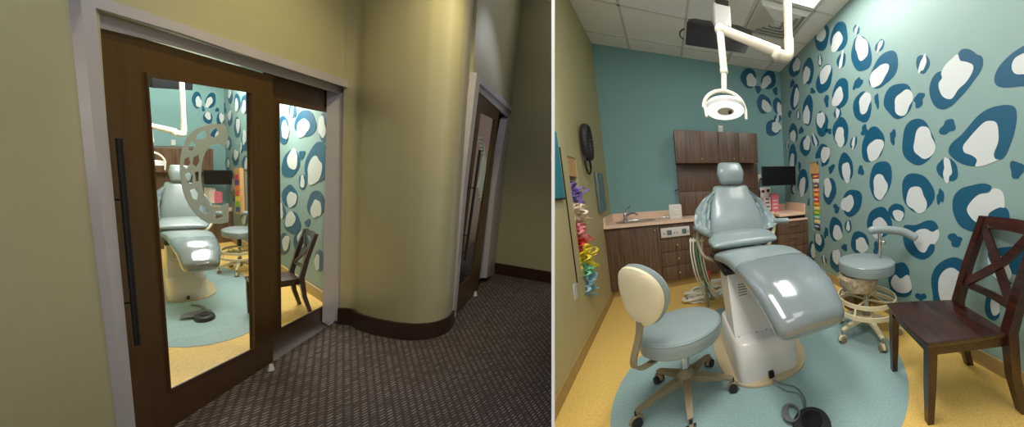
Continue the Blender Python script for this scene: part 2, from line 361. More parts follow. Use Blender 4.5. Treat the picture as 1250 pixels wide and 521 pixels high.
# leopard mural, painted blobs on the right and back walls
SPOT_R = [(2.942, 3.091, -0.0185, -0.00908, -0.00049, 0.00927, 9, 16, 12, 120, 'r'), (2.59, 2.926, -0.01524, -0.00752, -0.00031, 0.00848, 10, 19, 12, 250, 'r'), (2.289, 2.849, -0.01268, -0.00653, -0.00017, 0.00776, 4, 6, 10, 0, 'p'), (2.226, 2.583, -0.0123, -0.00542, -0.00015, 0.00776, 13, 21, 0, 80, 'r'), (2.553, 2.658, -0.01504, -0.00632, -0.0003, 0.00857, 5, 10, 10, 0, 'p'), (2.994, 2.844, -0.01913, -0.00805, -0.00053, 0.00959, 3, 7, 0, 0, 'p'), (3.303, 2.835, -0.02242, -0.00868, -0.00072, 0.0104, 6.5, 17, 6, 230, 'r'), (3.703, 3.048, -0.02686, -0.01075, -0.001, 0.01126, 6.5, 13, 8, 40, 'r'), (2.912, 2.587, -0.0185, -0.00669, -0.00048, 0.00957, 9, 18, 15, 100, 'r'), (1.966, 2.541, -0.01029, -0.00479, -5e-05, 0.00711, 5, 8, 25, 0, 'p'), (1.927, 2.309, -0.01012, -0.00395, -4e-05, 0.00715, 14, 25, 28, 250, 'r'), (2.581, 2.315, -0.01549, -0.00493, -0.00031, 0.00889, 10, 18, 12, 235, 'r'), (2.282, 2.318, -0.01286, -0.00449, -0.00017, 0.00809, 4, 9, 25, 0, 's'), (2.217, 2.062, -0.01248, -0.00341, -0.00015, 0.00809, 11, 19, 6, 55, 'r'), (1.756, 1.991, -0.00904, -0.00266, 2e-05, 0.00689, 17, 22, 20, 0, 'r'), (1.511, 2.196, -0.00731, -0.003, 8e-05, 0.00611, 8, 12, 10, 0, 'p'), (1.297, 1.671, -0.00621, -0.00131, 0.00013, 0.00584, 8, 10, 30, 0, 's'), (1.541, 1.934, -0.0076, -0.00226, 8e-05, 0.00635, 6, 9, 35, 0, 's'), (2.007, 2.065, -0.0108, -0.00318, -6e-05, 0.00752, 3, 8, 0, 0, 's'), (1.556, 1.602, -0.00785, -0.00125, 7e-05, 0.00659, 20, 28, 6, 0, 'r'), (2.073, 1.66, -0.01152, -0.00174, -9e-05, 0.00797, 14, 21, 15, 320, 'r'), (1.811, 1.693, -0.00951, -0.0017, 0.0, 0.00723, 4, 8, 0, 0, 's'), (2.19, 1.826, -0.01235, -0.00246, -0.00014, 0.00818, 4, 6, 20, 0, 's'), (2.997, 2.07, -0.01966, -0.00434, -0.00054, 0.01019, 8, 15, 0, 110, 'r'), (2.644, 2.114, -0.01617, -0.00412, -0.00035, 0.0092, 4.5, 7, 0, 0, 'p'), (2.869, 2.319, -0.0182, -0.00535, -0.00047, 0.00966, 3, 7, -10, 0, 's'), (3.35, 2.327, -0.02327, -0.00612, -0.00076, 0.01093, 6.5, 18, 5, 250, 'r'), (3.74, 2.623, -0.02761, -0.00842, -0.00104, 0.01172, 5, 16, 4, 0, 'r'), (3.199, 2.543, -0.02144, -0.00698, -0.00065, 0.01036, 2.5, 4, 0, 0, 's'), (2.596, 1.889, -0.01586, -0.00309, -0.00032, 0.00924, 10, 17, 3, 265, 'r'), (3.456, 1.858, -0.02479, -0.00368, -0.00085, 0.0116, 6.5, 13, 0, 40, 'r'), (3.832, 2.116, -0.02912, -0.00558, -0.00113, 0.0124, 5.5, 11, 0, 265, 'r'), (3.174, 1.892, -0.0216, -0.00362, -0.00066, 0.01081, 4, 8, -15, 0, 'p'), (2.832, 1.945, -0.01807, -0.00357, -0.00045, 0.00984, 3, 4, 0, 0, 's'), (2.998, 1.663, -0.01993, -0.00232, -0.00055, 0.01051, 8.5, 14, 0, 20, 'r'), (2.362, 1.73, -0.01385, -0.0022, -0.00021, 0.00871, 4, 8, 10, 0, 'p'), (2.515, 1.477, -0.01534, -0.00119, -0.00029, 0.00932, 9, 17, 0, 290, 'r'), (2.248, 1.422, -0.01303, -0.00087, -0.00016, 0.00861, 3, 7, 0, 0, 's'), (2.798, 1.479, -0.018, -0.0013, -0.00043, 0.0101, 3, 6, 10, 0, 's'), (3.573, 1.338, -0.02652, -0.00074, -0.00095, 0.01236, 6.5, 16, 3, 265, 'r'), (3.662, 1.579, -0.0274, -0.0022, -0.00101, 0.0124, 2, 5, 0, 0, 's'), (1.971, 1.31, -0.01089, -0.00037, -5e-05, 0.00792, 14, 23, 8, 280, 'r'), (1.293, 1.364, -0.0063, -0.00044, 0.00014, 0.00601, 13, 14, -10, 0, 'p'), (1.344, 1.163, -0.00666, 0.00015, 0.00013, 0.00626, 4, 10, 0, 0, 's'), (2.858, 1.203, -0.01877, 5e-05, -0.00048, 0.01048, 8, 16, 0, 130, 'r'), (2.416, 1.07, -0.01469, 0.00063, -0.00024, 0.00934, 12.5, 16, 10, 200, 'r'), (2.712, 0.985, -0.01744, 0.0011, -0.00039, 0.01024, 3.5, 5.5, 0, 0, 's'), (2.74, 0.722, -0.01788, 0.00242, -0.00041, 0.01052, 8, 15, -8, 300, 'r'), (2.483, 0.792, -0.01541, 0.00192, -0.00028, 0.00974, 4.5, 7, 0, 0, 'p'), (3.151, 0.487, -0.02226, 0.004, -0.00067, 0.01189, 6.5, 12, -4, 100, 'r'), (2.962, 0.644, -0.02014, 0.00298, -0.00054, 0.01122, 2.5, 7, 0, 0, 's'), (3.03, 0.256, -0.02108, 0.00515, -0.00059, 0.01174, 3, 5.5, -10, 0, 'p'), (2.743, 0.315, -0.01814, 0.00449, -0.00042, 0.01085, 7.5, 14.5, 0, 80, 'r'), (2.561, 0.523, -0.01625, 0.00325, -0.00032, 0.01016, 3, 5, 0, 0, 's'), (2.29, 0.632, -0.0138, 0.00252, -0.00019, 0.0093, 11.5, 13, 0, 315, 'r'), (2.031, 0.623, -0.01164, 0.00236, -8e-05, 0.00856, 3.5, 7, 0, 0, 's'), (1.989, 0.895, -0.01122, 0.00124, -6e-05, 0.00826, 14.5, 19, 0, 270, 'r'), (1.766, 1.011, -0.00949, 0.00072, 2e-05, 0.00755, 9.5, 11.5, -15, 285, 'r'), (3.403, 1.032, -0.02472, 0.00102, -0.00082, 0.01215, 2, 4, 0, 0, 's'), (3.367, 0.286, -0.0248, 0.00541, -0.00082, 0.01269, 4, 13, 0, 20, 'r'), (1.555, 1.192, -0.008, 7e-05, 7e-05, 0.00684, 19.5, 24, -4, 262, 'r'), (0.866, 1.334, -0.00406, -0.00028, 0.0002, 0.00483, 7, 13, 0, 0, 's'), (1.222, 0.846, -0.00606, 0.00106, 0.00015, 0.00611, 8, 8, 0, 0, 's'), (1.505, 0.305, -0.00798, 0.00303, 9e-05, 0.00726, 6, 5, 0, 0, 's'), (3.895, 1.728, -0.0302, -0.00326, -0.00119, 0.01291, 5, 17, 4, 265, 'r'), (4.079, 1.95, -0.0324, -0.0048, -0.00134, 0.01321, 2, 5, 0, 0, 'p'), (3.806, 2.85, -0.02822, -0.00985, -0.00109, 0.01169, 2, 6, 15, 0, 's'), (3.936, 2.431, -0.03017, -0.00762, -0.0012, 0.0124, 2, 4, 0, 0, 's'), (3.637, 2.343, -0.02654, -0.00664, -0.00097, 0.01167, 2.5, 6, 0, 0, 'p'), (3.566, 2.101, -0.02588, -0.00516, -0.00092, 0.01169, 2.5, 5, 0, 0, 's'), (3.926, 1.227, -0.03095, -8e-05, -0.00123, 0.01344, 3, 6, 0, 0, 'r')]
SPOT_B = [(1.35, 3.022, 0.01362, 0.0017, 0.00075, 0.0126, 10, 12, 0, 320, 'r'), (1.692, 3.037, 0.01454, 0.00177, 0.00069, 0.01302, 8.5, 12, 20, 230, 'r'), (1.499, 2.869, 0.01406, 0.00151, 0.00074, 0.01286, 4, 4, 30, 0, 's'), (1.801, 2.875, 0.01489, 0.00157, 0.00067, 0.01325, 3.5, 4, 0, 0, 's'), (1.586, 2.644, 0.01438, 0.00124, 0.00072, 0.0131, 8.5, 12, -20, 300, 'r'), (1.842, 2.627, 0.01509, 0.00125, 0.00067, 0.01344, 6, 11, -15, 290, 'r'), (1.817, 2.423, 0.0151, 0.00097, 0.00068, 0.01352, 4.5, 5, 0, 0, 'p'), (1.734, 2.27, 0.01493, 0.00076, 0.0007, 0.01351, 9.5, 10, -30, 345, 'r')]
BIG = [([(1.2364, 2.1304), (1.2201, 2.164), (1.1782, 2.1562), (1.1372, 2.1234), (1.1129, 2.0925), (1.0788, 2.0622), (1.0712, 2.0134), (1.0863, 1.9733), (1.1235, 1.9324), (1.1671, 1.8863), (1.2203, 1.8466), (1.2731, 1.8106), (1.3394, 1.8057), (1.4005, 1.8459), (1.4374, 1.9157), (1.4513, 1.9851), (1.4353, 2.0441), (1.4048, 2.0782), (1.3648, 2.0843), (1.3449, 2.0678), (1.348, 2.0304), (1.3672, 2.0108), (1.3683, 1.9666), (1.3414, 1.9045), (1.3024, 1.8714), (1.2654, 1.8723), (1.2307, 1.9122), (1.1804, 1.9446), (1.1409, 1.9864), (1.1344, 2.0313), (1.1723, 2.0659), (1.2182, 2.0948)], [(1.2368, 2.147), (1.2808, 2.1328), (1.3266, 2.1093), (1.3546, 2.0681), (1.348, 2.0304), (1.3731, 2.004), (1.3682, 1.9576), (1.3414, 1.9009), (1.2929, 1.865), (1.2599, 1.8689), (1.2254, 1.9104), (1.1753, 1.9395), (1.1377, 1.9852), (1.1312, 2.03), (1.1724, 2.0692), (1.2183, 2.0981)]), ([(0.7805, 2.0293), (0.8461, 2.0283), (0.9046, 2.0145), (0.9539, 1.9868), (0.9922, 1.9444), (1.004, 1.8896), (0.9819, 1.8492), (0.9347, 1.8244), (0.8599, 1.8076), (0.7695, 1.7925)], [(0.7781, 1.9771), (0.8674, 1.9843), (0.9029, 1.9723), (0.9137, 1.9349), (0.8997, 1.8943), (0.8626, 1.8733), (0.7726, 1.8588)]), ([(0.9796, 1.4108), (0.985, 1.4426), (0.973, 1.4952), (0.9666, 1.5478), (0.9775, 1.6185), (1.0021, 1.6439), (1.0457, 1.6491), (1.0978, 1.6123), (1.1526, 1.5563), (1.1802, 1.5182), (1.1722, 1.4742), (1.1248, 1.4514), (1.0918, 1.4227), (1.095, 1.3731), (1.1908, 1.3983), (1.2645, 1.4554), (1.2881, 1.498), (1.2668, 1.5488), (1.1962, 1.5979), (1.147, 1.6471), (1.1003, 1.6938), (1.041, 1.7261), (0.9776, 1.7317), (0.9177, 1.7194), (0.8852, 1.6917), (0.8766, 1.6324), (0.8836, 1.5619), (0.8964, 1.5057), (0.9194, 1.4345), (0.9448, 1.4025)], [(0.9796, 1.4108), (0.9907, 1.4433), (0.9691, 1.5023), (0.9669, 1.5555), (0.9777, 1.6231), (1.0065, 1.648), (1.0502, 1.6501), (1.1008, 1.6096), (1.1526, 1.5563), (1.1819, 1.5184), (1.1722, 1.4742), (1.1214, 1.4476), (1.0884, 1.414), (1.0966, 1.3732), (1.0439, 1.3738), (0.9653, 1.4015)]), ([(0.9947, 1.2272), (1.0101, 1.2484), (1.0556, 1.2575), (1.1188, 1.2453), (1.1863, 1.2251), (1.2355, 1.1743), (1.2488, 1.1057), (1.2318, 1.0234), (1.1879, 0.9543), (1.1261, 0.9299), (1.0765, 0.9282), (1.0302, 0.957), (1.0091, 1.0067), (0.9583, 1.0122), (0.9029, 1.0025), (0.8884, 1.0385), (0.8997, 1.0921), (0.9341, 1.1104), (0.9753, 1.087), (1.0035, 1.0603), (1.0095, 1.0183), (1.0787, 0.9991), (1.1208, 1.0333), (1.1442, 1.0809), (1.1156, 1.1384), (1.0688, 1.1874), (1.0158, 1.1996)], [(1.1442, 1.0809), (1.1156, 1.1384), (1.0687, 1.1824), (1.0082, 1.1947), (0.9874, 1.2239), (0.9449, 1.2158), (0.923, 1.1768), (0.9176, 1.1066), (0.9408, 1.1053), (0.9753, 1.087), (1.0064, 1.0568), (1.0095, 1.0183), (1.0391, 0.9932), (1.0786, 0.9939), (1.1207, 1.0298)]), ([(1.6877, 0.8806), (1.6606, 0.9066), (1.557, 0.9191), (1.4621, 0.9657), (1.3953, 0.9687), (1.3584, 0.933), (1.3619, 0.8968), (1.4047, 0.8806), (1.4727, 0.8979), (1.5564, 0.8651), (1.5809, 0.7957), (1.5177, 0.7094), (1.4698, 0.7045), (1.4252, 0.7807), (1.3921, 0.7869), (1.3846, 0.7373), (1.4234, 0.677), (1.4925, 0.6329), (1.5794, 0.6408), (1.6592, 0.6912), (1.6927, 0.7768)], [(1.5564, 0.8651), (1.4727, 0.8979), (1.4047, 0.8806), (1.3579, 0.9093), (1.3464, 0.8553), (1.3812, 0.7889), (1.4251, 0.7766), (1.4698, 0.7003), (1.5299, 0.7068), (1.586, 0.7904)]), ([(1.3927, 0.3607), (1.4097, 0.4935), (1.3685, 0.6076), (1.2854, 0.688), (1.2076, 0.7192), (1.1421, 0.6926), (1.1256, 0.6127), (1.1437, 0.5462), (1.1744, 0.5982), (1.2361, 0.6274), (1.2998, 0.5935), (1.3423, 0.5146), (1.3403, 0.4142), (1.3182, 0.3481), (1.3373, 0.262), (1.3804, 0.2785)], [(1.3423, 0.5146), (1.2998, 0.5935), (1.2362, 0.6337), (1.1746, 0.6043), (1.1495, 0.5443), (1.161, 0.4317), (1.1669, 0.319), (1.2271, 0.2601), (1.2927, 0.2642), (1.325, 0.3454), (1.3437, 0.413)]), ([(1.0057, 0.462), (0.9952, 0.5237), (0.9594, 0.5509), (0.9303, 0.5336), (0.9334, 0.4907), (0.962, 0.4879), (0.9724, 0.4381), (0.9539, 0.3976), (0.9262, 0.4238), (0.9183, 0.3993), (0.945, 0.3531), (0.9844, 0.355), (1.006, 0.3949)], [(0.9737, 0.4748), (0.9505, 0.5037), (0.9288, 0.4926), (0.9193, 0.4268), (0.9462, 0.3867), (0.9664, 0.4064)]), ([(1.0011, 0.775), (0.9948, 0.8104), (0.959, 0.8347), (0.8973, 0.8602), (0.833, 0.8729), (0.7726, 0.8729), (0.766, 0.724), (0.813, 0.6945), (0.8641, 0.695), (0.8893, 0.6548), (0.8619, 0.6392), (0.8746, 0.6236), (0.9298, 0.6253), (0.9747, 0.6623)], [(1.0011, 0.775), (0.9771, 0.7298), (0.9414, 0.7473), (0.929, 0.7917), (0.8943, 0.7836), (0.8791, 0.7391), (0.8641, 0.695), (0.8823, 0.6489), (0.9445, 0.6375), (0.9907, 0.692)]), ([(1.8706, 0.349), (1.8599, 0.4552), (1.7988, 0.5121), (1.6892, 0.5598), (1.6307, 0.5185), (1.6216, 0.4647), (1.6655, 0.3941), (1.721, 0.3959), (1.7838, 0.4163), (1.8189, 0.3244), (1.7688, 0.2604), (1.6649, 0.29), (1.5988, 0.3403), (1.6113, 0.2789), (1.7109, 0.2218), (1.8189, 0.2219)], [(1.7838, 0.4163), (1.721, 0.3959), (1.6435, 0.4582), (1.6081, 0.4125), (1.5988, 0.3403), (1.6648, 0.2783), (1.7688, 0.2604), (1.8342, 0.3194)])]
def blob(n, seed, amp=.09):
    r = random.Random(seed); a, b, c = r.random() * 6.3, r.random() * 6.3, r.random() * 6.3
    return [(math.cos(t) * k, math.sin(t) * k) for t, k in ((2 * PI * i / n, 1 + amp * math.sin(2 * 2 * PI * i / n + a) + amp * .8 * math.sin(3 * 2 * PI * i / n + b) + amp * .45 * math.sin(5 * 2 * PI * i / n + c)) for i in range(n))]
def mural(rows, place, sgn, dark, light):
    for i, (cx, cy, gx0, gx1, gy0, gy1, hw, hh, tilt, op, kd) in enumerate(rows):
        def P(pts, h):
            o = []
            for x, y in pts:
                t = R_(-tilt); X, Y = x * math.cos(t) - y * math.sin(t), x * math.sin(t) + y * math.cos(t)
                o.append(place(cx + gx0 * X + gy0 * Y, cy + gx1 * X + gy1 * Y, h))
            return o
        if kd == 's':
            b = blob(22, i * 7 + 3, .2); dark.poly(P([(x * hw, y * hh) for x, y in b], 0), sgn, 0)
        elif kd == 'p':
            b = blob(26, i * 5 + 1, .07); dark.poly(P([(x * hw, y * hh) for x, y in b], 0), sgn, 0)
            b = blob(26, i * 9 + 2, .18); light.poly(P([(x * hw * .42 + y * .08 * hw, y * hh * .98) for x, y in b], 1), sgn, 1)
        else:
            b = blob(34, i * 11 + 5, .055); dark.poly(P([(x * hw, y * hh) for x, y in b], 0), sgn, 0)
            a = R_(op); dx, dy = math.cos(a) * hw * .40, math.sin(a) * hh * .36
            b = blob(34, i * 13 + 9, .10); k1, k2 = (.6, .68)
            light.poly(P([(dx + x * hw * k1, dy + y * hh * k2) for x, y in b], 1), sgn, 1)
def smooth_loop(P, k=3):
    n = len(P); out = []
    for i in range(n):
        a, b, c, d = [Vector(P[(i + q) % n]) for q in (-1, 0, 1, 2)]
        for j in range(k):
            t = j / k; out.append(tuple(0.5 * ((2 * b) + (c - a) * t + (2 * a - 5 * b + 4 * c - d) * t * t + (3 * b - a - 3 * c + d) * t ** 3)))
    return out
def clipc(p, lo, hi): return max(lo, min(hi, p))
mr = MB()
pr = lambda y, z, h: (XR - .0005 - .0012 * h, min(y, YB - .002), min(z, ZC - .002))
mural(SPOT_R, pr, (-.0008, 0, 0), mr, mr)
for d, l in BIG:
    mr.poly([pr(y, z, 0) for y, z in smooth_loop(d)], (-.0008, 0, 0), 0)
    mr.poly([pr(y, z, 1) for y, z in smooth_loop(l)], (-.0008, 0, 0), 1)
mr.build('leopard_mural', [M['spot_dark'], M['spot_light']], parent=wright).matrix_parent_inverse = wright.matrix_world.inverted()
mb_ = MB()
mural(SPOT_B, lambda x, z, h: (min(x, XR - .002), YB - .0005 - .0012 * h, z), (0, -.0008, 0), mb_, mb_)
mb_.build('leopard_mural', [M['spot_dark'], M['spot_light']], parent=wback).matrix_parent_inverse = wback.matrix_world.inverted()
wright.update_tag()

# ================================================================== CABINETS
def knob(mb, x, y, z, mi=0): mb.lathe([(.004, 0), (.004, .012), (.011, .016), (.012, .022), (.006, .027)], mi, 12, mtx=Matrix.Translation((x, y, z)) @ Matrix.Rotation(PI / 2, 4, 'X'))
bc = empty('base_cabinet', 'dark brown base cabinet with one door and three drawers under the sink', 'cabinet', FR, (0.1, 4.0, 0))
o3 = (0.1, 4.0, 0)
def loc(mb, o): mb.v = [(x - o[0], y - o[1], z - o[2]) for x, y, z in mb.v]; return mb
def boxl(a, b, o, **k): return loc(MB().box(a, b, **k), o)
boxl((XL + .004, 3.76, .10), (.62, YB - .004, .76), o3).build('body', M['cab'], bc)
boxl((XL + .004, 3.80, .0), (.62, YB - .004, .10), o3).build('toe_kick', M['base_tan'], bc)
d = boxl((XL + .008, 3.738, .11), (-.118, 3.76, .862), o3, bev=.003).build('door', M['cab'], bc)
kb = MB(); knob(kb, -.17, 3.738, .80); loc(kb, o3).build('knob', M['brass'], d)
for i, (z0, z1) in enumerate(((.11, .30), (.306, .49), (.496, .66), )):
    d = boxl((-.112, 3.738, z0), (.60, 3.76, z1), o3, bev=.003).build('drawer', M['cab'], bc)
    kb = MB(); knob(kb, .085, 3.738, (z0 + z1) / 2); loc(kb, o3).build('knob', M['brass'], d)
boxl((-.112, 3.738, .666), (.60, 3.76, .862), o3, bev=.003).build('false_front', M['cab'], bc)
ct = MB(); ct.holed([(XL + .002, 3.70, .872), (1.46, 3.70, .872), (1.46, YB - .002, .872), (XL + .002, YB - .002, .872)],
    [[(-.38 + .215 * math.cos(t * PI / 14), 3.98 + .155 * math.sin(t * PI / 14), .872) for t in range(28)]], (0, 0, .038), 0)
ct.box((XL + .002, YB - .022, .91), (.16, YB - .002, 1.01)); ct.box((XL + .002, 3.72, .91), (XL + .022, YB - .022, 1.01))
ct.box((1.40, YB - .022, .91), (1.46, YB - .002, 1.01))
tag(ct.build('countertop', M['counter'], frame=FR), 'peach laminate countertop with the sink let into it', 'countertop')
sk = MB(); sk.lathe([(.232, 0), (.235, .006), (.205, .007), (.195, -.01), (.17, -.12), (.03, -.13)], 0, 36, c=(0, 0, .911)); sk.v = [(x - .38, y * .72 + 3.98, z) for x, y, z in sk.v]
tag(sk.build('sink', M['steel'], frame=FR), 'oval stainless steel sink in the peach countertop', 'sink')
fa = empty('faucet', 'chrome single lever faucet behind the oval sink', 'faucet', FR, (-.52, 4.12, .912))
MB().lathe([(.035, 0), (.033, .012), (.02, .02), (.02, .09), (.016, .10)], 0, 20).build('base', M['chrome'], fa)
MB().tube([(0, 0, .05), (.05, -.02, .09), (.11, -.05, .10), (.15, -.07, .075)], .011, 0, 10, smoothpath=5).build('spout', M['chrome'], fa)
MB().tube([(0, 0, .095), (.02, -.005, .14), (.07, -.03, .19)], .007, 0, 8, rr=[.008, .008, .010]).build('lever', M['chrome'], fa)
# soap tap lying beside the bowl
tag(MB().tube([(-.13, 4.06, .918), (-.05, 4.09, .925), (.05, 4.10, .925)], .006, 0, 8, smoothpath=4).build('instrument_rod', M['chrome'], frame=FR), 'thin chrome rod lying on the countertop right of the sink', 'rod')
dp = empty('paper_dispenser', 'white paper bag like box on the countertop by the upright cabinet', 'box', FR, (.10, 4.02, .91))
b_ = MB(); b_.loft([[Vector((sx * .078 * a, sy * .06 * a, z)) for sx, sy in ((-1, -1), (1, -1), (1, 1), (-1, 1))] for z, a in ((0, 1), (.17, 1.02), (.185, .94), (.19, .8))], 0, smooth=False)
b_.build('body', M['white'], dp)
MB().box((-.04, -.066, .05), (.04, -.061, .12), bev=.002).build('slot', M['cardw'], dp)
uc = empty('wall_cabinet', 'dark brown two-door wall cabinet hung on the teal back wall', 'cabinet', FR, (.745, 4.08, 1.66))
o3 = (.745, 4.08, 1.66)
boxl((.163, 3.945, 1.665), (1.327, YB - .002, 2.10), o3).build('body', M['cab'], uc)
for x0, x1, kx_ in ((.163, .735, .50), (.739, 1.035, .70), (1.039, 1.327, 1.075)):
    d = boxl((x0, 3.923, 1.66), (x1, 3.945, 2.10), o3, bev=.003).build('door', M['cab'], uc)
    kb = MB(); knob(kb, kx_ if kx_ != .70 else .95, 3.923, 1.712); loc(kb, o3).build('knob', M['brass'], d)
bp_ = empty('back_panel', 'dark brown upright panel between countertop and wall cabinet', 'panel', FR, (.78, 4.2, .912))
o3 = (.78, 4.2, .912)
boxl((.17, 4.15, .9125), (1.385, YB - .002, 1.26), o3, bev=.003).build('lower_panel', M['cab'], bp_)
boxl((.17, 4.15, 1.266), (1.385, YB - .002, 1.662), o3, bev=.003).build('upper_panel', M['cab'], bp_)
boxl((.18, 4.155, 1.258), (1.375, YB - .01, 1.268), o3).build('seam', M['seam'], bp_)
# socket panel on the base cabinet
sp = empty('socket_panel', 'white socket panel with switches on the base cabinet front', 'socket panel', FR, (.075, 3.737, .69))
o3 = (.075, 3.737, .69)
boxl((-.10, 3.728, .69), (.245, 3.737, .815), o3, bev=.003).build('plate', M['white'], sp)
for x in (-.03, .15):
    boxl((x, 3.724, .72), (x + .055, 3.73, .785), o3, bev=.002).build('switch', M['mirror'], sp)
for x in (-.065, .06, .09, .225):
    boxl((x - .006, 3.725, .735), (x + .006, 3.73, .75), o3).build('socket', M['seam'], sp)
# right-hand worktop and drawer pedestal
wt = MB(); wt.box((1.47, 3.52, .84), (XR - .002, YB - .002, .88), bev=.006); wt.box((XR - .022, 3.52, .88), (XR - .002, YB - .03, 1.01)); wt.box((1.47, YB - .022, .88), (XR - .022, YB - .002, .98))
tag(wt.build('worktop', M['counter'], frame=FR), 'short peach worktop with splashback in the right corner by the leopard wall', 'worktop')
pd = empty('drawer_pedestal', 'dark brown drawer pedestal with four drawers and a light top under the right worktop', 'drawers', FR, (1.65, 3.8, 0))
o3 = (1.65, 3.8, 0)
boxl((1.40, 3.47, .04), (1.895, 4.2, .775), o3).build('body', M['cab'], pd)
boxl((1.395, 3.45, .775), (1.897, 4.2, .80), o3, bev=.003).build('top', M['counter'], pd)
for z0 in (.05, .23, .41, .59):
    d = boxl((1.405, 3.452, z0), (1.893, 3.47, z0 + .175), o3, bev=.003).build('drawer', M['cab'], pd)
    h = MB(); h.tube([(1.58, 3.452, z0 + .13), (1.58, 3.432, z0 + .13), (1.72, 3.432, z0 + .13), (1.72, 3.452, z0 + .13)], .005, 0, 8); loc(h, o3).build('handle', M['chrome'], d)
for x in (1.45, 1.85):
    c = MB(); c.cyl((x - .012, 3.52, .022), (x + .012, 3.52, .022), .022, 0, 14); loc(c, o3).build('caster', M['black'], pd)
kt = MB(); kt.box((1.50, 3.50, .806), (1.885, 3.75, .822), bev=.004); 
tag(kt.build('keyboard', M['black'], frame=FR), 'black keyboard lying on the light top of the drawer pedestal', 'keyboard')
# monitor on arm
mo = empty('monitor', 'black computer monitor on a wall arm above the right worktop', 'monitor', FR, (1.58, 3.70, 1.30))
MB().box((-.285, -.012, .0), (.262, .018, .285), bev=.006).build('bezel', M['black'], mo)
MB().box((-.275, -.0145, .012), (.252, -.011, .277)).build('screen', M['screen'], mo)
MB().tube([(0, .02, .15), (.0, .16, .15), (-.1, .30, .12), (-.12, .54, .12)], .018, 0, 10).build('arm', M['black'], mo)
for (name, x0, x1, y, z0, z1, m_, lab) in (
    ('tissue_box', 1.525, 1.65, 4.0, .881, 1.17, 'pinkm', 'pink box standing on the right worktop'),
    ('leaflet_box', 1.40, 1.515, 4.02, .912, 1.12, 'cardw', 'pale printed box left of the pink box'),):
    t = empty(name, lab, 'box', FR, ((x0 + x1) / 2, y, max(z0, .881)))
    hw = (x1 - x0) / 2
    MB().box((-hw, -.05, 0), (hw, .05, z1 - z0), bev=.004).build('body', M[m_], t)
    for k in range(3): MB().box((-hw * .6, -.053, .05 + k * .06), (hw * .6, -.0505, .07 + k * .06)).build('printed_line', M['maroon'] if m_ == 'cardw' else M['cardw'], t)
t = empty('card_holder', 'pale card holder with dark cards under the monitor', 'card holder', FR, (1.50, 4.17, .912))
MB().box((-.09, -.03, .0), (.09, .03, .27), bev=.006).build('holder', M['cardw'], t)
MB().poly([(-.085, -.034, .27), (.085, -.034, .27), (.09, .0, .37), (-.09, .0, .37)], (0, .01, 0)).build('card', M['cardw'], t)
q = MB(); q.sphere((-.045, -.03, .30), .03, 0, 12, (1, .3, .9)); q.sphere((.045, -.03, .31), .03, 0, 12, (1, .3, .9)); q.build('dark_marks', M['maroon'], t)
# outlets
def outlet(fr, locp, rz, label, n=2):
    t = empty('wall_outlet', label, 'outlet', fr, locp, rz)
    MB().box((-.037, -.007, -.06), (.037, 0, .06), bev=.003).build('plate', M['white'], t)
    for z in (-.026, .026): MB().box((-.018, -.009, z - .015), (.018, -.0065, z + .015), bev=.004).build('socket', M['cardw'], t)
    return t
outlet(FR, (.85, YB - .002, 2.20), 0, 'small white wall plate just above the wall cabinet')
outlet(FR, (1.435, YB - .002, 1.44), 0, 'white outlet on the back wall left of the monitor')
outlet(FR, (XR - .002, 2.31, .60), PI / 2, 'white outlet on the leopard wall behind the tall stool')
outlet(FR, (XL + .002, 2.50, .55), -PI / 2, 'white outlet low on the olive left wall')
tag(MB().tube([(1.435, 4.238, 1.42), (1.43, 4.20, 1.36), (1.41, 4.17, 1.2), (1.39, 4.14, .95)], .005, 0, 8, smoothpath=6).build('monitor_cable', M['black'], frame=FR), 'black cable hanging from the outlet beside the monitor', 'cable')
# black hook strip on left side of back panel
tag(MB().tube([(.17, 4.18, 1.30), (.13, 4.16, 1.29), (.12, 4.15, 1.27)], .008, 0, 8).build('hook', M['black'], frame=FR), 'small black hook on the left edge of the brown back panel', 'hook')

# ================================================================== WALL RACKS (toys and bows)
fr_ = MB(); e = .004
fr_.holed([(XL + e, 2.57, .60), (XL + e, 2.955, .60), (XL + e, 2.955, 1.655), (XL + e, 2.57, 1.655)], [[(XL + e, la, lz0), (XL + e, lb, lz0), (XL + e, lb, lz1), (XL + e, la, lz1)]], (-.0035, 0, 0))
struct('trim_1', fr_, M['olive'], FR)
struct('trim_2', MB().box((XL + .0005, 2.555, .60), (XL + .006, 2.567, 1.655)), M['seam'], FR)
nl = empty('wall_niche', 'oak lined niche let into the olive left wall', 'niche', FR, (XL - .05, 2.815, .66))
o3 = (XL - .05, 2.815, .66)
boxl((XL - .098, la + .002, lz0 + .002), (XL - .09, lb - .002, lz1 - .002), o3).build('back', M['oak'], nl)
boxl((XL - .09, la + .002, 1.45), (XL - .002, lb - .002, lz1 - .002), o3).build('top_block', M['oak'], nl)
zz = 1.40
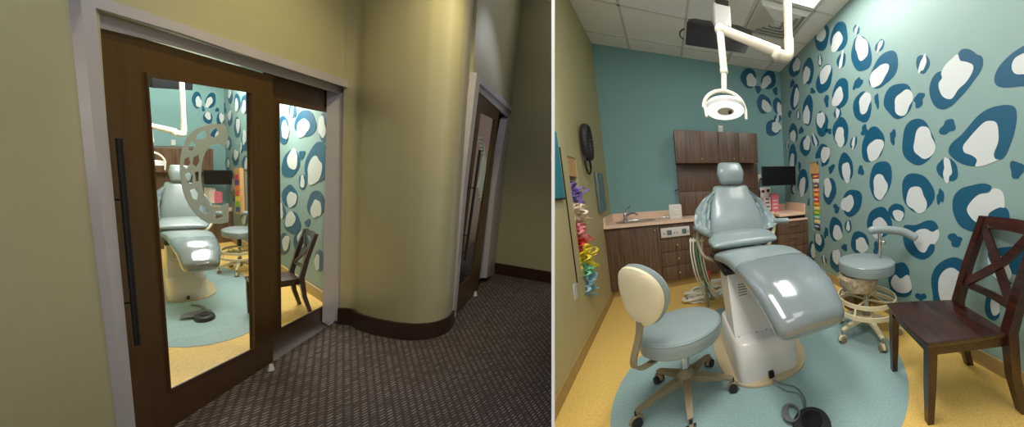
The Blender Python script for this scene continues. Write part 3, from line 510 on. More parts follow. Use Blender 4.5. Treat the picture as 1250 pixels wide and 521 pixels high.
for k, (nm, h, sx) in enumerate((('purple', .17, 1.15), ('cream2', .17, 1.1), ('pink2', .14, .9), ('red', .08, .8), ('yellow', .16, 1.3), ('green', .11, 1.0), ('blue', .17, 1.1))):
    q = MB(); r_ = random.Random(k)
    zc = zz - h / 2
    for i in range(11):
        a = i * 2.4; tilt = Matrix.Translation((XL + .01 * r_.random(), 2.82, zc)) @ Matrix.Rotation(a, 4, 'X') @ Matrix.Rotation(r_.random() * 1.2 - .6, 4, 'Z')
        L = (.035 + .03 * r_.random()) * sx
        loop = [(.022 * math.sin(2 * t_), L * (1 - math.cos(t_)), h * .22 * math.sin(t_) * .7) for t_ in [2 * PI * j / 12 for j in range(13)]]
        rings = [[tilt @ Vector((x - .012, y, z)), tilt @ Vector((x + .012, y, z)), tilt @ Vector((x + .012, y * .96, z * .9)), tilt @ Vector((x - .012, y * .96, z * .9))] for x, y, z in loop]
        q.loft(rings)
    q.tube([(XL - .03, 2.82, zz), (XL - .03, 2.82, zz - h)], .012, 0, 6)
    nmx = dict(purple='purple', cream2='cream', pink2='pink', red='red', yellow='yellow', green='green', blue='pale blue')[nm]
    tag(q.build('fabric_bow', M[nm], frame=FR), '%s fabric bow in the column hanging at the left wall niche' % nmx, 'bow', 'bows at the left wall niche')
    zz -= h
t = empty('wall_niche', 'oak lined niche let into the leopard mural wall', 'niche', FR, (XR + .05, 3.22, .64))
o3 = (XR + .05, 3.22, .64)
boxl((XR + .09, ra + .002, rz0 + .002), (XR + .098, rb - .002, rz1 - .002), o3).build('back', M['oak'], t)
boxl((XR + .002, ra + .002, 1.44), (XR + .09, rb - .002, rz1 - .002), o3).build('top_block', M['oak'], t)
e = .004
q = MB(); q.holed([(XR - e, 3.03, .60), (XR - e, 3.375, .60), (XR - e, 3.375, 1.64), (XR - e, 3.03, 1.64)], [[(XR - e, ra, rz0), (XR - e, rb, rz0), (XR - e, rb, rz1), (XR - e, ra, rz1)]], (.0035, 0, 0))
struct('trim_3', q, M['teal'], FR)
cols = ('redpink', 'cream2', 'violet', 'orange', 'orange', 'red', 'orange', 'yellow', 'lime', 'green', 'cream2', 'navy')
names = ('crimson', 'cream', 'violet', 'upper orange', 'middle orange', 'red', 'lower orange', 'yellow', 'lime green', 'green', 'lower cream', 'navy')
hh_ = (1.435 - .67) / len(cols)
for k, (nm, nn) in enumerate(zip(cols, names)):
    z1 = 1.435 - k * hh_
    q = MB(); q.box((XR + .0, 3.125, z1 - hh_ + .003), (XR + .088, 3.275, z1 - .003), bev=.012)
    q.box((XR - .002, 3.15, z1 - hh_ * .65), (XR + .0, 3.25, z1 - hh_ * .35), 1)
    tag(q.build('toy_packet', [M[nm], M['cardw' if k % 2 else 'yellow']], frame=FR), '%s toy packet in the column inside the right wall niche' % nn, 'toy packet', 'toy packets in the right wall niche')
# coiled hose unit on the left wall
t = empty('blood_pressure_gauge', 'black coiled hose looped on a bracket on the olive left wall', 'medical hose', FR, (XL + .03, 3.3, 1.5))
o3 = (XL + .03, 3.3, 1.5)
pts = [(XL + .045, 3.19 + .085 * math.cos(a) , 1.79 + .15 * math.sin(a)) for a in [2 * PI * i / 26 for i in range(27)]]
q = MB(); q.tube(pts, .03, 0, 10); loc(q, o3).build('coil', M['rubber'], t)
q = MB()
for i in range(30):
    a = 2 * PI * i / 30; q.sphere((XL + .05, 3.19 + .085 * math.cos(a), 1.79 + .15 * math.sin(a)), .034, 0, 8, (1, .8, .8))
loc(q, o3).build('coil_rib', M['rubber'], t)
q = MB(); q.tube([(XL + .03, 3.13, 1.70), (XL + .03, 3.12, 1.58), (XL + .03, 3.17, 1.50), (XL + .03, 3.25, 1.50), (XL + .03, 3.31, 1.57), (XL + .03, 3.26, 1.70)], .009, 0, 8, smoothpath=6); loc(q, o3).build('hose', M['rubber'], t)
boxl((XL + .002, 3.15, 1.60), (XL + .03, 3.23, 1.86), o3, bev=.004).build('bracket', M['steel'], t)
t = empty('chart_holder', 'grey metal chart holder on the left wall above the counter end', 'wall holder', FR, (XL + .01, 3.70, 1.08))
MB().box((-.006, -.155, 0), (.02, .155, .45), bev=.004).build('tray', M['mirror'], t)
MB().box((.02, -.13, .015), (.03, .13, .12), bev=.004).build('pocket', M['mirror'], t)
MB().box((.02, -.02, .40), (.024, .02, .42)).build('clip', M['chrome'], t)
q = MB(); q.box((XL + .002, 1.9, 1.275), (XL + .02, 2.475, 1.75)); q.box((XL + .001, 1.9, 1.262), (XL + .022, 2.478, 1.276), 1)
o = q.build('picture', [M['tealboard'], M['seam']], frame=FR, clip=CLIP_R); tag(o, 'teal board on the left wall at the very edge of the room view', 'board')

# ================================================================== CEILING FITTINGS
def ceiling_light(fr, x0, y0, x1, y1, z, label):
    t = empty('ceiling_light', label, 'ceiling light', fr, ((x0 + x1) / 2, (y0 + y1) / 2, z - .012), 0, 'fluorescent ceiling panels')
    hx, hy = (x1 - x0) / 2, (y1 - y0) / 2
    MB().holed([(-hx, -hy, 0), (hx, -hy, 0), (hx, hy, 0), (-hx, hy, 0)], [[(-hx + .03, -hy + .03, 0), (hx - .03, -hy + .03, 0), (hx - .03, hy - .03, 0), (-hx + .03, hy - .03, 0)]], (0, 0, .012)).build('frame', M['white'], t)
    MB().box((-hx + .03, -hy + .03, .003), (hx - .03, hy - .03, .010)).build('diffuser', M['panel'], t)
ceiling_light(FR, 1.01, 1.39, 1.63, 2.655, ZC - .0, 'lit fluorescent panel in the ceiling at the top edge near the leopard wall')
t = empty('air_diffuser', 'square stepped white air diffuser in the tiled ceiling', 'ceiling vent', FR, (1.32, 2.99, ZC - .035))
for k in range(5):
    r0 = .30 - k * .055; r1 = r0 - .050; z0 = .002 + k * .006 if k else .02
    q = MB()
    for sx, sy in ((1, 0), (-1, 0), (0, 1), (0, -1)):
        if sx: q.poly([(sx * r0, -r0, .022), (sx * r0, r0, .022), (sx * r1, r1, -.008), (sx * r1, -r1, -.008)], (0, 0, .005))
        else: q.poly([(-r0, sy * r0, .022), (r0, sy * r0, .022), (r1, sy * r1, -.008), (-r1, sy * r1, -.008)], (0, 0, .005))
    q.build('louvre_ring', M['grid'], t)
MB().box((-.3, -.3, .024), (.3, .3, .03)).build('backing', M['grid'], t)
MB().box((-.05, -.05, -.005), (.05, .05, .0)).build('centre_plate', M['grid'], t)
# television hung from the ceiling
tv = empty('television', 'black flat television hung from the ceiling on a white mount', 'television', FR, (.535, 2.55, 2.62), 0)
TVq = [(0.2496, 2.45, 2.4919), (0.7579, 2.45, 2.5044), (0.8982, 2.62, 2.772), (0.2961, 2.62, 2.7757)]
q = MB(); q.poly([tuple(Vector(p) - Vector((.535, 2.55, 2.62))) for p in TVq], (0, .03, .015)); q.build('screen', M['screen'], tv)
TVb = [(0.2955, 2.62, 2.7688), (0.8978, 2.62, 2.7644), (0.9178, 2.72, 2.8723), (0.816, 2.8, 2.9407), (0.3855, 2.8, 2.9169), (0.3234, 2.72, 2.8564)]
q = MB(); q.poly([tuple(Vector(p) - Vector((.535, 2.55, 2.62))) for p in TVb], (0, .05, .0)); q.build('back_cover', M['black'], tv)
o3 = (.535, 2.55, 2.62)
q = MB(); q.box((.535, 2.62, 2.80), (.695, 2.80, 3.0), bev=.02); q.box((.565, 2.66, 3.0), (.665, 2.76, ZC - .009)); loc(q, o3).build('mount_box', M['white'], tv)
q = MB()
q.box((.555, 2.615, 2.985), (.675, 2.64, 3.03)); loc(q, o3).build('mount_grille', M['seam'], tv)
boxl((.585, 2.655, 2.70), (.635, 2.70, 2.82), o3).build('mount_stem', M['seam'], tv)
q = MB(); q.tube([(.27, 2.66, 2.73), (.235, 2.66, 2.70), (.23, 2.66, 2.66), (.25, 2.62, 2.62)], .006, 0, 8, smoothpath=5); loc(q, o3).build('cable', M['black'], tv)

# ------------------------------------------------------------------ surgical lamp
def surgical_lamp(fr, label, ceiling_z, px, hx, y, elbow, kx=1.0, armtop=2.50, headz=1.95, rot=0, ks=1.0):
    """px: x of the drop pole, hx: x of the head"""
    t = empty('surgical_lamp', label, 'lamp', fr, (px, y, ceiling_z), rot)
    u = lambda x, z: (x - px, 0, z - ceiling_z)
    MB().cyl(u(px, ceiling_z - .001), u(px, elbow + .08), .037 * ks, 0, 20).build('pole', M['lampw'], t, kx=kx)
    q = MB(); q.tube([u(px, elbow + .10), u(px, elbow), u(px - .02, elbow - .05), u(px - .10, elbow - .045)], .043 * ks, 0, 16, smoothpath=4); q.sphere(u(px - .12, elbow - .045), .050 * ks, 0, 16); q.build('elbow', M['lampw'], t, kx=kx)
    q = MB(); q.tube([u(px - .1, elbow - .03), u(hx + .02, armtop)], .045 * ks, 0, 16, rr=[.044 * ks, .034 * ks]); q.sphere(u(hx, armtop), .042 * ks, 0, 16); q.build('swing_arm', M['lampw'], t, kx=kx)
    q = MB(); q.cyl(u(hx, armtop), u(hx + .01, headz + .30), .029 * ks, 0, 16); q.sphere(u(hx + .01, headz + .29), .033 * ks, 0, 14); q.cyl(u(hx + .01, headz + .29), u(hx, headz + .13), .022 * ks, 0, 14); q.build('drop_arm', M['lampw'], t, kx=kx)
    # yoke: a half hoop over the ring
    R0 = .165
    q = MB(); q.tube([(hx - px + R0 * math.cos(a), .0, headz - ceiling_z + (R0 * .85) * math.sin(a)) for a in [PI * i / 16 for i in range(17)]], .014 * ks, 0, 8)
    yk = q.build('yoke', M['lampw'], t, kx=kx)
    T = Matrix.Translation((hx - px, -.01, headz - ceiling_z)) @ Matrix.Rotation(R_(-13), 4, 'X')
    MB().lathe([(.06, .03), (.15, .025), (.158, .0), (.15, -.02), (.065, -.024), (.06, .0), (.06, .03)], 0, 36, mtx=T, cap=False).build('housing', M['white'], t, kx=kx)
    MB().lathe([(.066, -.028), (.066, -.0245), (.146, -.0205), (.146, -.025), (.066, -.028)], 0, 36, mtx=T, cap=False).build('lit_ring', M['ringlit'], t, kx=kx)
    MB().lathe([(.001, -.020), (.05, -.024), (.063, -.024), (.063, -.012), (.001, -.01)], 0, 24, mtx=T).build('lens', M['lens'], t, kx=kx)
    for sx in (-1, 1):
        q = MB(); q.cyl((hx - px + sx * .16, -.03, headz - ceiling_z - .0), (hx - px + sx * .155, -.05, headz - ceiling_z - .085), .014, 0, 10, .011); q.build('handle', M['lampw'], t, kx=kx)
    q = MB(); q.box((hx - px - .013, -.170, headz - ceiling_z - .078), (hx - px + .013, -.145, headz - ceiling_z - .052), bev=.004); q.build('sensor', M['black'], t, kx=kx)
    return t
surgical_lamp(FR, 'cream ring shaped surgical lamp hanging over the dental chair in the bright room', ZC - .009, 1.08, .487, 2.2, 2.47, armtop=2.53, headz=1.93)

# ================================================================== DENTAL CHAIR
def sup(cx, w, n, th, e=3.0):
    """super-ellipse cross-section: list of (x, t)"""
    o = []
    for k in range(n):
        a = 2 * PI * k / n; c, s_ = math.cos(a), math.sin(a)
        o.append((cx + w * math.copysign(abs(c) ** (2 / e), c), th * math.copysign(abs(s_) ** (2 / e), s_)))
    return o
def cushion(path, n=28, e=3.0):
    """path: (y, z, half width, half thickness, x centre) in the chair's side plane"""
    mb = MB(); rings = []
    P = [Vector((0, p[0], p[1])) for p in path]
    for i, p in enumerate(path):
        t = (P[min(i + 1, len(P) - 1)] - P[max(i - 1, 0)]).normalized(); nv = Vector((0, -t.z, t.y))
        if nv.z < 0: nv = -nv
        rings.append([P[i] + Vector((x, 0, 0)) + nv * q for x, q in sup(p[4], p[2], n, p[3], e)])
    return mb.loft(rings)
def ease(path, k=5):
    """catmull over 5-tuples, with rounded ends"""
    V = [list(p) for p in path]; out = []
    for i in range(len(V) - 1):
        a, b, c, d = V[max(i - 1, 0)], V[i], V[i + 1], V[min(i + 2, len(V) - 1)]
        for j in range(k):
            t = j / k
            out.append([0.5 * ((2 * b[q]) + (c[q] - a[q]) * t + (2 * a[q] - 5 * b[q] + 4 * c[q] - d[q]) * t * t + (3 * b[q] - a[q] - 3 * c[q] + d[q]) * t ** 3) for q in range(5)])
    out.append(V[-1])
    def endc(p, q):
        d0 = Vector((0, p[0] - q[0], p[1] - q[1])).normalized(); r = p[3]; L = []
        for a in (25, 50, 70, 84):
            aa = R_(a); L.append([p[0] + d0.y * r * math.sin(aa), p[1] + d0.z * r * math.sin(aa), p[2] - r * (1 - math.cos(aa)), r * math.cos(aa), p[4]])
        return L
    return endc(out[0], out[1])[::-1] + out + endc(out[-1], out[-2])
def dental_chair(fr, locp, rz, kx, label):
    t = empty('dental_chair', label, 'dental chair', fr, locp, rz)
    ox, oy = .60, 1.90      # the numbers below are room coordinates of the first chair
    B = lambda mb, name, m, par=t: loc(mb, (ox, oy, 0)).build(name, m, par, kx=kx)
    pts = [(.575 + .33 * math.copysign(abs(math.cos(a)) ** .75, math.cos(a)), 1.98 + .46 * math.copysign(abs(math.sin(a)) ** .75, math.sin(a)), .003) for a in [2 * PI * i / 48 for i in range(48)]]
    B(MB().poly(pts, (0, 0, .014), smooth=True), 'base_plate', M['plate'])
    q = MB(); rings = []
    for z, x0, x1, y0, y1 in ((.017, .325, .775, 1.58, 2.20), (.16, .325, .775, 1.58, 2.20), (.262, .33, .77, 1.605, 2.20), (.272, .337, .763, 1.615, 2.19), (.276, .35, .75, 1.63, 2.17)):
        cx, cy, hx, hy = (x0 + x1) / 2, (y0 + y1) / 2, (x1 - x0) / 2, (y1 - y0) / 2
        rings.append([Vector((cx + hx * math.copysign(abs(math.cos(a)) ** .28, math.cos(a)), cy + hy * math.copysign(abs(math.sin(a)) ** .28, math.sin(a)), z)) for a in [2 * PI * (i + .5) / 40 for i in range(40)]])
    base = B(q.loft(rings), 'base_housing', M['white'])
    B(MB().box((.525, 1.555, .02), (.56, 1.60, .06), bev=.004), 'plug', M['black'], base)
    q = MB(); q.box((0, 0, 0), (1, 1, 1)); q = MB()
    lo = [(.345, 1.70, .25), (.62, 1.70, .25), (.62, 1.98, .25), (.345, 1.98, .25)]; hi = [(.37, 1.98, .68), (.66, 1.98, .68), (.66, 2.30, .68), (.37, 2.30, .68)]
    q.loft([[Vector(p) for p in lo], [Vector(p) for p in hi]], smooth=False)
    col_ = B(q, 'lift_column', M['white'])
    q = MB()
    f0 = lambda a, b: tuple(Vector(lo[0]).lerp(Vector(hi[0]), b).lerp(Vector(lo[1]).lerp(Vector(hi[1]), b), a) + Vector((0, -.002, 0)))
    q.poly([f0(.20, .56), f0(.48, .56), f0(.48, .78), f0(.20, .78)], (0, -.002, 0)); 
    for k in range(5): q.poly([f0(.23, .59 + k * .038), f0(.45, .59 + k * .038), f0(.45, .605 + k * .038), f0(.23, .605 + k * .038)], (0, -.004, 0), 1)
    B(q, 'rating_label', [M['cardw'], M['grey']], col_)
    for a in (.10, .55, .82):
        p = Vector(f0(a, .06)); B(MB().cyl(p, p + Vector((0, -.004, 0)), .006, 0, 8), 'screw', M['grey'], col_)
    B(MB().box((.34, 1.95, .63), (.80, 2.62, .70), bev=.03), 'seat_frame', M['black'])
    # legrest, seat, back, head
    B(cushion(ease([(1.215, .56, .205, .07, .655), (1.36, .655, .235, .07, .66), (1.60, .735, .26, .065, .645), (1.90, .765, .275, .06, .625), (2.22, .725, .285, .05, .605)]), 36, 3.2), 'legrest', M['vinyl'])
    B(cushion(ease([(1.205, .575, .212, .072, .655), (1.36, .668, .241, .070, .66), (1.55, .730, .262, .066, .648), (1.68, .753, .268, .064, .64)]), 36, 3.2), 'plastic_cover', M['film'])
    B(cushion(ease([(2.22, .822, .29, .035, .60), (2.36, .832, .305, .055, .605), (2.58, .82, .29, .06, .63)]), 32, 3.0), 'seat', M['vinyl'])
    B(cushion(ease([(2.62, .80, .27, .05, .635), (2.66, .95, .265, .055, .637), (2.74, 1.12, .235, .055, .632), (2.82, 1.28, .19, .045, .628)]), 32, 3.0), 'backrest', M['vinyl'])
    B(cushion(ease([(2.80, 1.375, .125, .045, .635), (2.82, 1.45, .140, .055, .635), (2.85, 1.52, .125, .045, .635)]), 28, 3.4), 'headrest', M['vinyl'])
    q = MB(); q.cyl((.60, 2.85, 1.2), (.60, 2.87, 1.42), .012, 0, 10); q.cyl((.67, 2.85, 1.2), (.67, 2.87, 1.42), .012, 0, 10); B(q, 'headrest_post', M['chrome'])
    # shoulder flaps draped down to the armrests
    def flap(outer, inner, name):
        n = 10; m = 9; rings = []
        for i in range(n + 1):
            a = i / n
            def at(P):
                f = a * (len(P) - 1); j = min(int(f), len(P) - 2); return Vector(P[j]).lerp(Vector(P[j + 1]), f - j)
            po, pi_ = at(outer), at(inner)
            top = [pi_.lerp(po, k / m) + Vector((0, -.05 * math.sin(PI * k / m) - .018 * math.sin(k * 2.1 + a * 9), .0)) for k in range(m + 1)]
            rings.append(top + [p + Vector((0, .03, 0)) for p in top[::-1]])
        return B(MB().loft(rings), name, M['fabric'])
    flap([(.44, 2.80, 1.27), (.33, 2.72, 1.20), (.25, 2.66, 1.10), (.215, 2.62, 1.0), (.225, 2.56, .93)], [(.47, 2.84, 1.25), (.43, 2.80, 1.15), (.40, 2.74, 1.02), (.385, 2.68, .90), (.37, 2.62, .86)], 'side_flap')
    flap([(.82, 2.82, 1.27), (.93, 2.74, 1.16), (1.0, 2.68, 1.05), (1.05, 2.62, .95), (1.03, 2.56, .90)], [(.79, 2.84, 1.25), (.84, 2.80, 1.15), (.87, 2.74, 1.02), (.885, 2.68, .90), (.90, 2.62, .84)], 'side_flap')
    B(MB().tube([(.235, 2.66, .93), (.255, 2.56, .925), (.29, 2.44, .91), (.33, 2.38, .90)], .03, 0, 12, smoothpath=4), 'armrest', M['vinyl'])
    B(MB().tube([(1.00, 2.72, .91), (1.03, 2.60, .925), (1.10, 2.52, .93), (1.14, 2.50, .93)], .03, 0, 12, smoothpath=4), 'armrest', M['vinyl'])
    B(MB().tube([(.25, 2.60, .92), (.235, 2.58, .80), (.27, 2.5, .68), (.36, 2.42, .64)], .018, 0, 12, smoothpath=5), 'armrest_bracket', M['taupe'])
    B(MB().tube([(1.02, 2.60, .91), (.99, 2.58, .80), (.90, 2.5, .70), (.78, 2.42, .66)], .022, 0, 12, smoothpath=5), 'armrest_bracket', M['cream'])
    return t
dental_chair(FR, (.60, 1.90, 0), 0, 1.0, 'grey blue dental chair on a white pedestal in the middle of the bright room')

# handpiece unit beside the chair
t = empty('delivery_unit', 'cream bracket with hanging handpiece tubes on the left of the dental chair', 'dental unit', FR, (.25, 2.72, 0))
o3 = (.25, 2.72, 0)
q = MB(); q.tube([(.30, 2.80, .02), (.30, 2.80, .50), (.24, 2.74, .60), (.22, 2.70, .86)], .016, 0, 10, smoothpath=5); loc(q, o3).build('stand', M['taupe'], t)
q = MB(); q.tube([(.17, 2.70, .80), (.30, 2.66, .80)], .016, 0, 10); loc(q, o3).build('holder_bar', M['cream'], t)
for k, (m_, x) in enumerate((('hose', .18), ('hose', .205), ('greenhose', .235), ('hose', .26), ('hose', .285))):
    q = MB(); q.tube([(x, 2.68, .83), (x - .01, 2.66, .68), (x + .02, 2.70, .45), (x + .08, 2.82, .25), (x + .11 + .02 * k, 2.95, .06), (x + .05 + .05 * k, 3.1 + .04 * k, .02)], .007, 0, 8, smoothpath=6); loc(q, o3).build('handpiece_hose', M[m_], t)
q = MB(); q.box((.30, 2.86, .30), (.36, 2.92, .42), bev=.01); loc(q, o3).build('connector', M['red'], t)
def cable_tangle(fr, label, cx, cy, n, rx, ry, seed, kx=1.0, m_='hose'):
    r_ = random.Random(seed); q = MB()
    for k in range(n):
        a0 = r_.random() * 6.28; e1 = .6 + .5 * r_.random(); ph = r_.random() * .6
        pts = [(cx + rx * e1 * math.cos(a0 + a) * kx + .03 * math.sin(3 * a + k), cy + ry * e1 * math.sin(a0 + a + ph), .012 + .10 * (k / n) * (0.6 + .4 * math.sin(2 * a + k))) for a in [5.4 * i / 9 for i in range(10)]]
        q.tube(pts, .013, 0, 7, smoothpath=4)
    return tag(q.build('cable_tangle', M[m_], frame=fr), label, 'cables')
cable_tangle(FR, 'tangle of white hoses on the yellow floor in front of the drawers', .36, 3.30, 12, .27, .22, 4)
# foot pedal and cord
def foot_pedal(fr, x, y, z, rx, ry, label):
    t = empty('foot_pedal', label, 'foot pedal', fr, (x, y, z))
    q = MB(); q.lathe([(1.0, 0), (1.0, .012), (.92, .028), (.6, .036), (.01, .038)], 0, 32); q.v = [(a * rx, b * ry, c) for a, b, c in q.v]; q.build('disc', M['rubber'], t)
    q = MB(); q.lathe([(.55, .034), (.52, .045), (.01, .048)], 0, 24); q.v = [(a * rx, b * ry, c) for a, b, c in q.v]; q.build('centre_cap', M['black'], t)
    return t
PED = (0.6094, 1.1518, 0.0)
foot_pedal(FR, PED[0], PED[1] - .01, .002, .105, .105, 'black round foot pedal at the bottom edge before the dental chair')
q = MB()
q.tube([(0.536, 1.5321, 0.03), (0.5882, 1.4916, 0.01), (0.6542, 1.4197, 0.008), (0.6604, 1.3206, 0.008), (0.6245, 1.2441, 0.01), (0.575, 1.2093, 0.02)], .004, 0, 8, smoothpath=6)
q.tube([(0.5306, 1.5184, 0.03), (0.5807, 1.4355, 0.008), (0.6423, 1.3731, 0.008), (0.6388, 1.2909, 0.008), (0.5945, 1.217, 0.02)], .003, 0, 8, smoothpath=6)
CO = (0.558, 1.2479, 0.01)
for k in range(7):
    q.tube([(CO[0] + (.045 + .004 * k) * math.cos(a) * .7 - .01 * k * .4, CO[1] + .06 * math.sin(a), .008 + .004 * k) for a in [2 * PI * i / 16 for i in range(17)]], .004, 0, 6)
tag(q.build('pedal_cord', M['grey'], frame=FR), 'thin grey cord coiled between the chair base and the foot pedal', 'cord')

# ================================================================== STOOLS
def five_legs(t, kx, rad, ztop, leg_m, a0, ring=None, wheels='taupe'):
    for k in range(5):
        a = a0 + k * 2 * PI / 5; c, s_ = math.cos(a), math.sin(a)
        q = MB(); P = lambda r, z, w: [Vector((c * r - s_ * w, s_ * r + c * w, z)), Vector((c * r + s_ * w, s_ * r - c * w, z))]
        rings = []
        for r, z, w, h in ((.02, ztop, .026, .045), (.10, ztop - .01, .022, .04), (rad * .75, ztop - .04, .018, .026), (rad, ztop - .06, .015, .02)):
            top = P(r, z, w); bot = P(r, z - h, w * .8); rings.append([top[0], top[1], bot[1], bot[0]])
        q.loft(rings, 0, smooth=False)
        lg = q.build('leg', M[leg_m], t, kx=kx)
        q = MB(); x, y = c * rad, s_ * rad
        for w in (-.017, .017):
            q.cyl((x - s_ * (w - .009), y + c * (w - .009), .026), (x - s_ * (w + .009), y + c * (w + .009), .026), .026, 0, 18)
        q.cyl((x, y, .03), (x, y, ztop - .065), .008, 0, 8)
        q.tube([(x + c * .028 * math.cos(b), y + s_ * .028 * math.cos(b), .028 + .030 * math.sin(b)) for b in [PI * i / 8 for i in range(9)]], .012, 1, 6)
        q.build('caster', [M['taupe' if wheels == 'cream' else 'rubber'], M[wheels]], lg, kx=kx)
def stool_seat(t, z, r, kx, th=.085):
    MB().lathe([(.01, z - th), (r * .93, z - th), (r * .99, z - th + .012), (r, z - th * .5), (r * .995, z - .02), (r * .965, z - .006), (r * .9, z), (.01, z + .003)], 0, 48).build('seat', M['vinyl'], t, kx=kx)
    MB().lathe([(r * .985, z - .018), (r * 1.0, z - .014), (r * .985, z - .010)], 0, 48).build('piping', M['vinyl'], t, kx=kx)
def operator_stool(fr, locp, kx, label):
    t = empty('operator_stool', label, 'stool', fr, locp)
    stool_seat(t, .492, .232, kx, .10)
    MB().lathe([(.12, .385), (.12, .40), (.01, .402)], 0, 24).build('seat_plate', M['black'], t, kx=kx)
    MB().cyl((0, 0, .19), (0, 0, .39), .026, 0, 20).build('gas_lift', M['chrome'], t, kx=kx)
    MB().lathe([(.05, .12), (.05, .16), (.036, .178), (.033, .20), (.028, .204)], 0, 24).build('hub', M['taupe'], t, kx=kx)
    five_legs(t, kx, .285, .155, 'taupe', R_(-162))
    # backrest pad, seen from its cream shell
    n = Vector((.74, .66, .10)).normalized(); c0 = Vector((-.205, -.165, .760)); u = Vector((.66, -.74, 0)).normalized(); v = n.cross(u); v = -v if v.z < 0 else v
    def disc(off, sc_, th, name, m_):
        rings = []
        for q_, rr in ((0, .80), (.12, .93), (.4, 1.0), (.7, .97), (.92, .85), (1, .6)):
            ring = []
            for k in range(40):
                a = 2 * PI * k / 40; x = math.cos(a) * .165 * sc_ * rr; y = math.sin(a) * .172 * sc_ * rr
                x *= 1 + .10 * math.sin(a)
                p = c0 + n * (off + th * q_ ) + u * x + v * y + n * (1.2 * x * x)
                ring.append(p)
            rings.append(ring)
        return MB().loft(rings).build(name, M[m_], t, kx=kx)
    disc(.012, 1.0, .045, 'backrest', 'vinyl')
    disc(.022, .97, -.035, 'back_shell', 'cream')
    q = MB(); pth = [c0 + Vector((0, 0, -.06)) + n * .012, c0 + Vector((0, 0, -.19)) + n * .0, Vector((-.24, -.19, .44)), Vector((-.225, -.175, .385)), Vector((-.16, -.12, .368)), Vector((.0, 0, .384))]
    pp = catmull(pth, 5); rings = []
    w = Vector((.014, -.015, 0))
    for i, p in enumerate(pp):
        tt = (pp[min(i + 1, len(pp) - 1)] - pp[max(i - 1, 0)]).normalized(); bn = tt.cross(w).normalized() * .005
        rings.append([p - w + bn, p + w + bn, p + w - bn, p - w - bn])
    q.loft(rings, smooth=False).build('back_bracket', M['taupe'], t, kx=kx)
    return t
operator_stool(FR, (.02, 1.68, 0), 1.0, 'grey blue operator stool with cream backed backrest left of the dental chair')
def assistant_stool(fr, locp, kx, label, rz=0):
    t = empty('assistant_stool', label, 'stool', fr, locp, rz)
    stool_seat(t, .652, .228, kx, .10)
    MB().cyl((0, 0, .10), (0, 0, .56), .022, 0, 18).build('gas_lift', M['chrome'], t, kx=kx)
    MB().cyl((0, 0, .40), (0, 0, .555), .03, 0, 18).build('upper_sleeve', M['black'], t, kx=kx)
    MB().lathe([(.04, .09), (.042, .15), (.03, .18), (.028, .22)], 0, 20).build('hub', M['taupe'], t, kx=kx)
    five_legs(t, kx, .265, .17, 'cream', R_(-105), wheels='cream')
    q = MB()
    for z, r in ((.33, .235), (.25, .26)):
        rings = [[Vector((math.cos(a) * rr, math.sin(a) * rr, z + dz)) for rr, dz in ((r - .006, -.017), (r + .006, -.017), (r + .006, .017), (r - .006, .017))] for a in [2 * PI * i / 40 for i in range(41)]]
        q.loft(rings, 0, cap=False)
    for a in (.5, 2.07, 3.64, 5.2):
        q.tube([(0, 0, .30), (math.cos(a) * .235, math.sin(a) * .235, .32), (math.cos(a) * .26, math.sin(a) * .26, .25)], .009, 0, 8)
    q.build('foot_ring', M['cream'], t, kx=kx)
    # padded curved arm on a chrome post
    q = MB(); q.tube([(.05, .0, .545), (.12, -.02, .56), (.125, -.03, .66), (.12, -.03, .87)], .013, 0, 12, smoothpath=5); q.build('arm_post', M['chrome'], t, kx=kx)
    q = MB(); q.sphere((.14, -.055, .79), .022, 0, 12); q.build('arm_knob', M['chrome'], t, kx=kx)
    pth = [Vector(p) for p in ((.04, .02, .885), (.11, -.02, .895), (.20, -.075, .89), (.29, -.14, .87), (.35, -.21, .82))]
    pp = catmull(pth, 6)
    MB().tube(pp, .03, 0, 14, rr=[.012, .024, .03] + [.034] * (len(pp) - 6) + [.036, .034, .018]).build('padded_arm', M['vinyl'], t, kx=kx)
    return t
SB = (1.478, 1.70, 0)
assistant_stool(FR, SB, 1.0, 'tall grey blue stool with a padded arm and foot ring by the leopard wall')
# bag hung under the seat
q = MB(); r_ = random.Random(3)
rings = []
for z, r in ((.545, .20), (.52, .215), (.47, .205), (.42, .18), (.385, .12), (.38, .03)):
    rings.append([Vector((SB[0] - .07 + math.cos(a) * r * (.9 + .16 * r_.random()) * .80, SB[1] + .02 + math.sin(a) * r * (.9 + .16 * r_.random()) * .8, z)) for a in [2 * PI * i / 26 for i in range(26)]])
tag(q.loft(rings).build('plastic_bag', M['bag'], frame=FR), 'crinkled clear plastic bag bunched under the tall stool seat', 'bag')
tag(MB().loft([[Vector((1.70 + sx * w_, 2.10 + sy * w_ * .8, z)) for sx, sy in ((-1, -1), (1, -1), (1, 1), (-1, 1))] for z, w_ in ((.0, .10), (.33, .125), (.33, .115), (.02, .09))], smooth=False).build('waste_bin', M['bin'], frame=FR), 'brown bin on the floor behind the tall stool', 'bin')

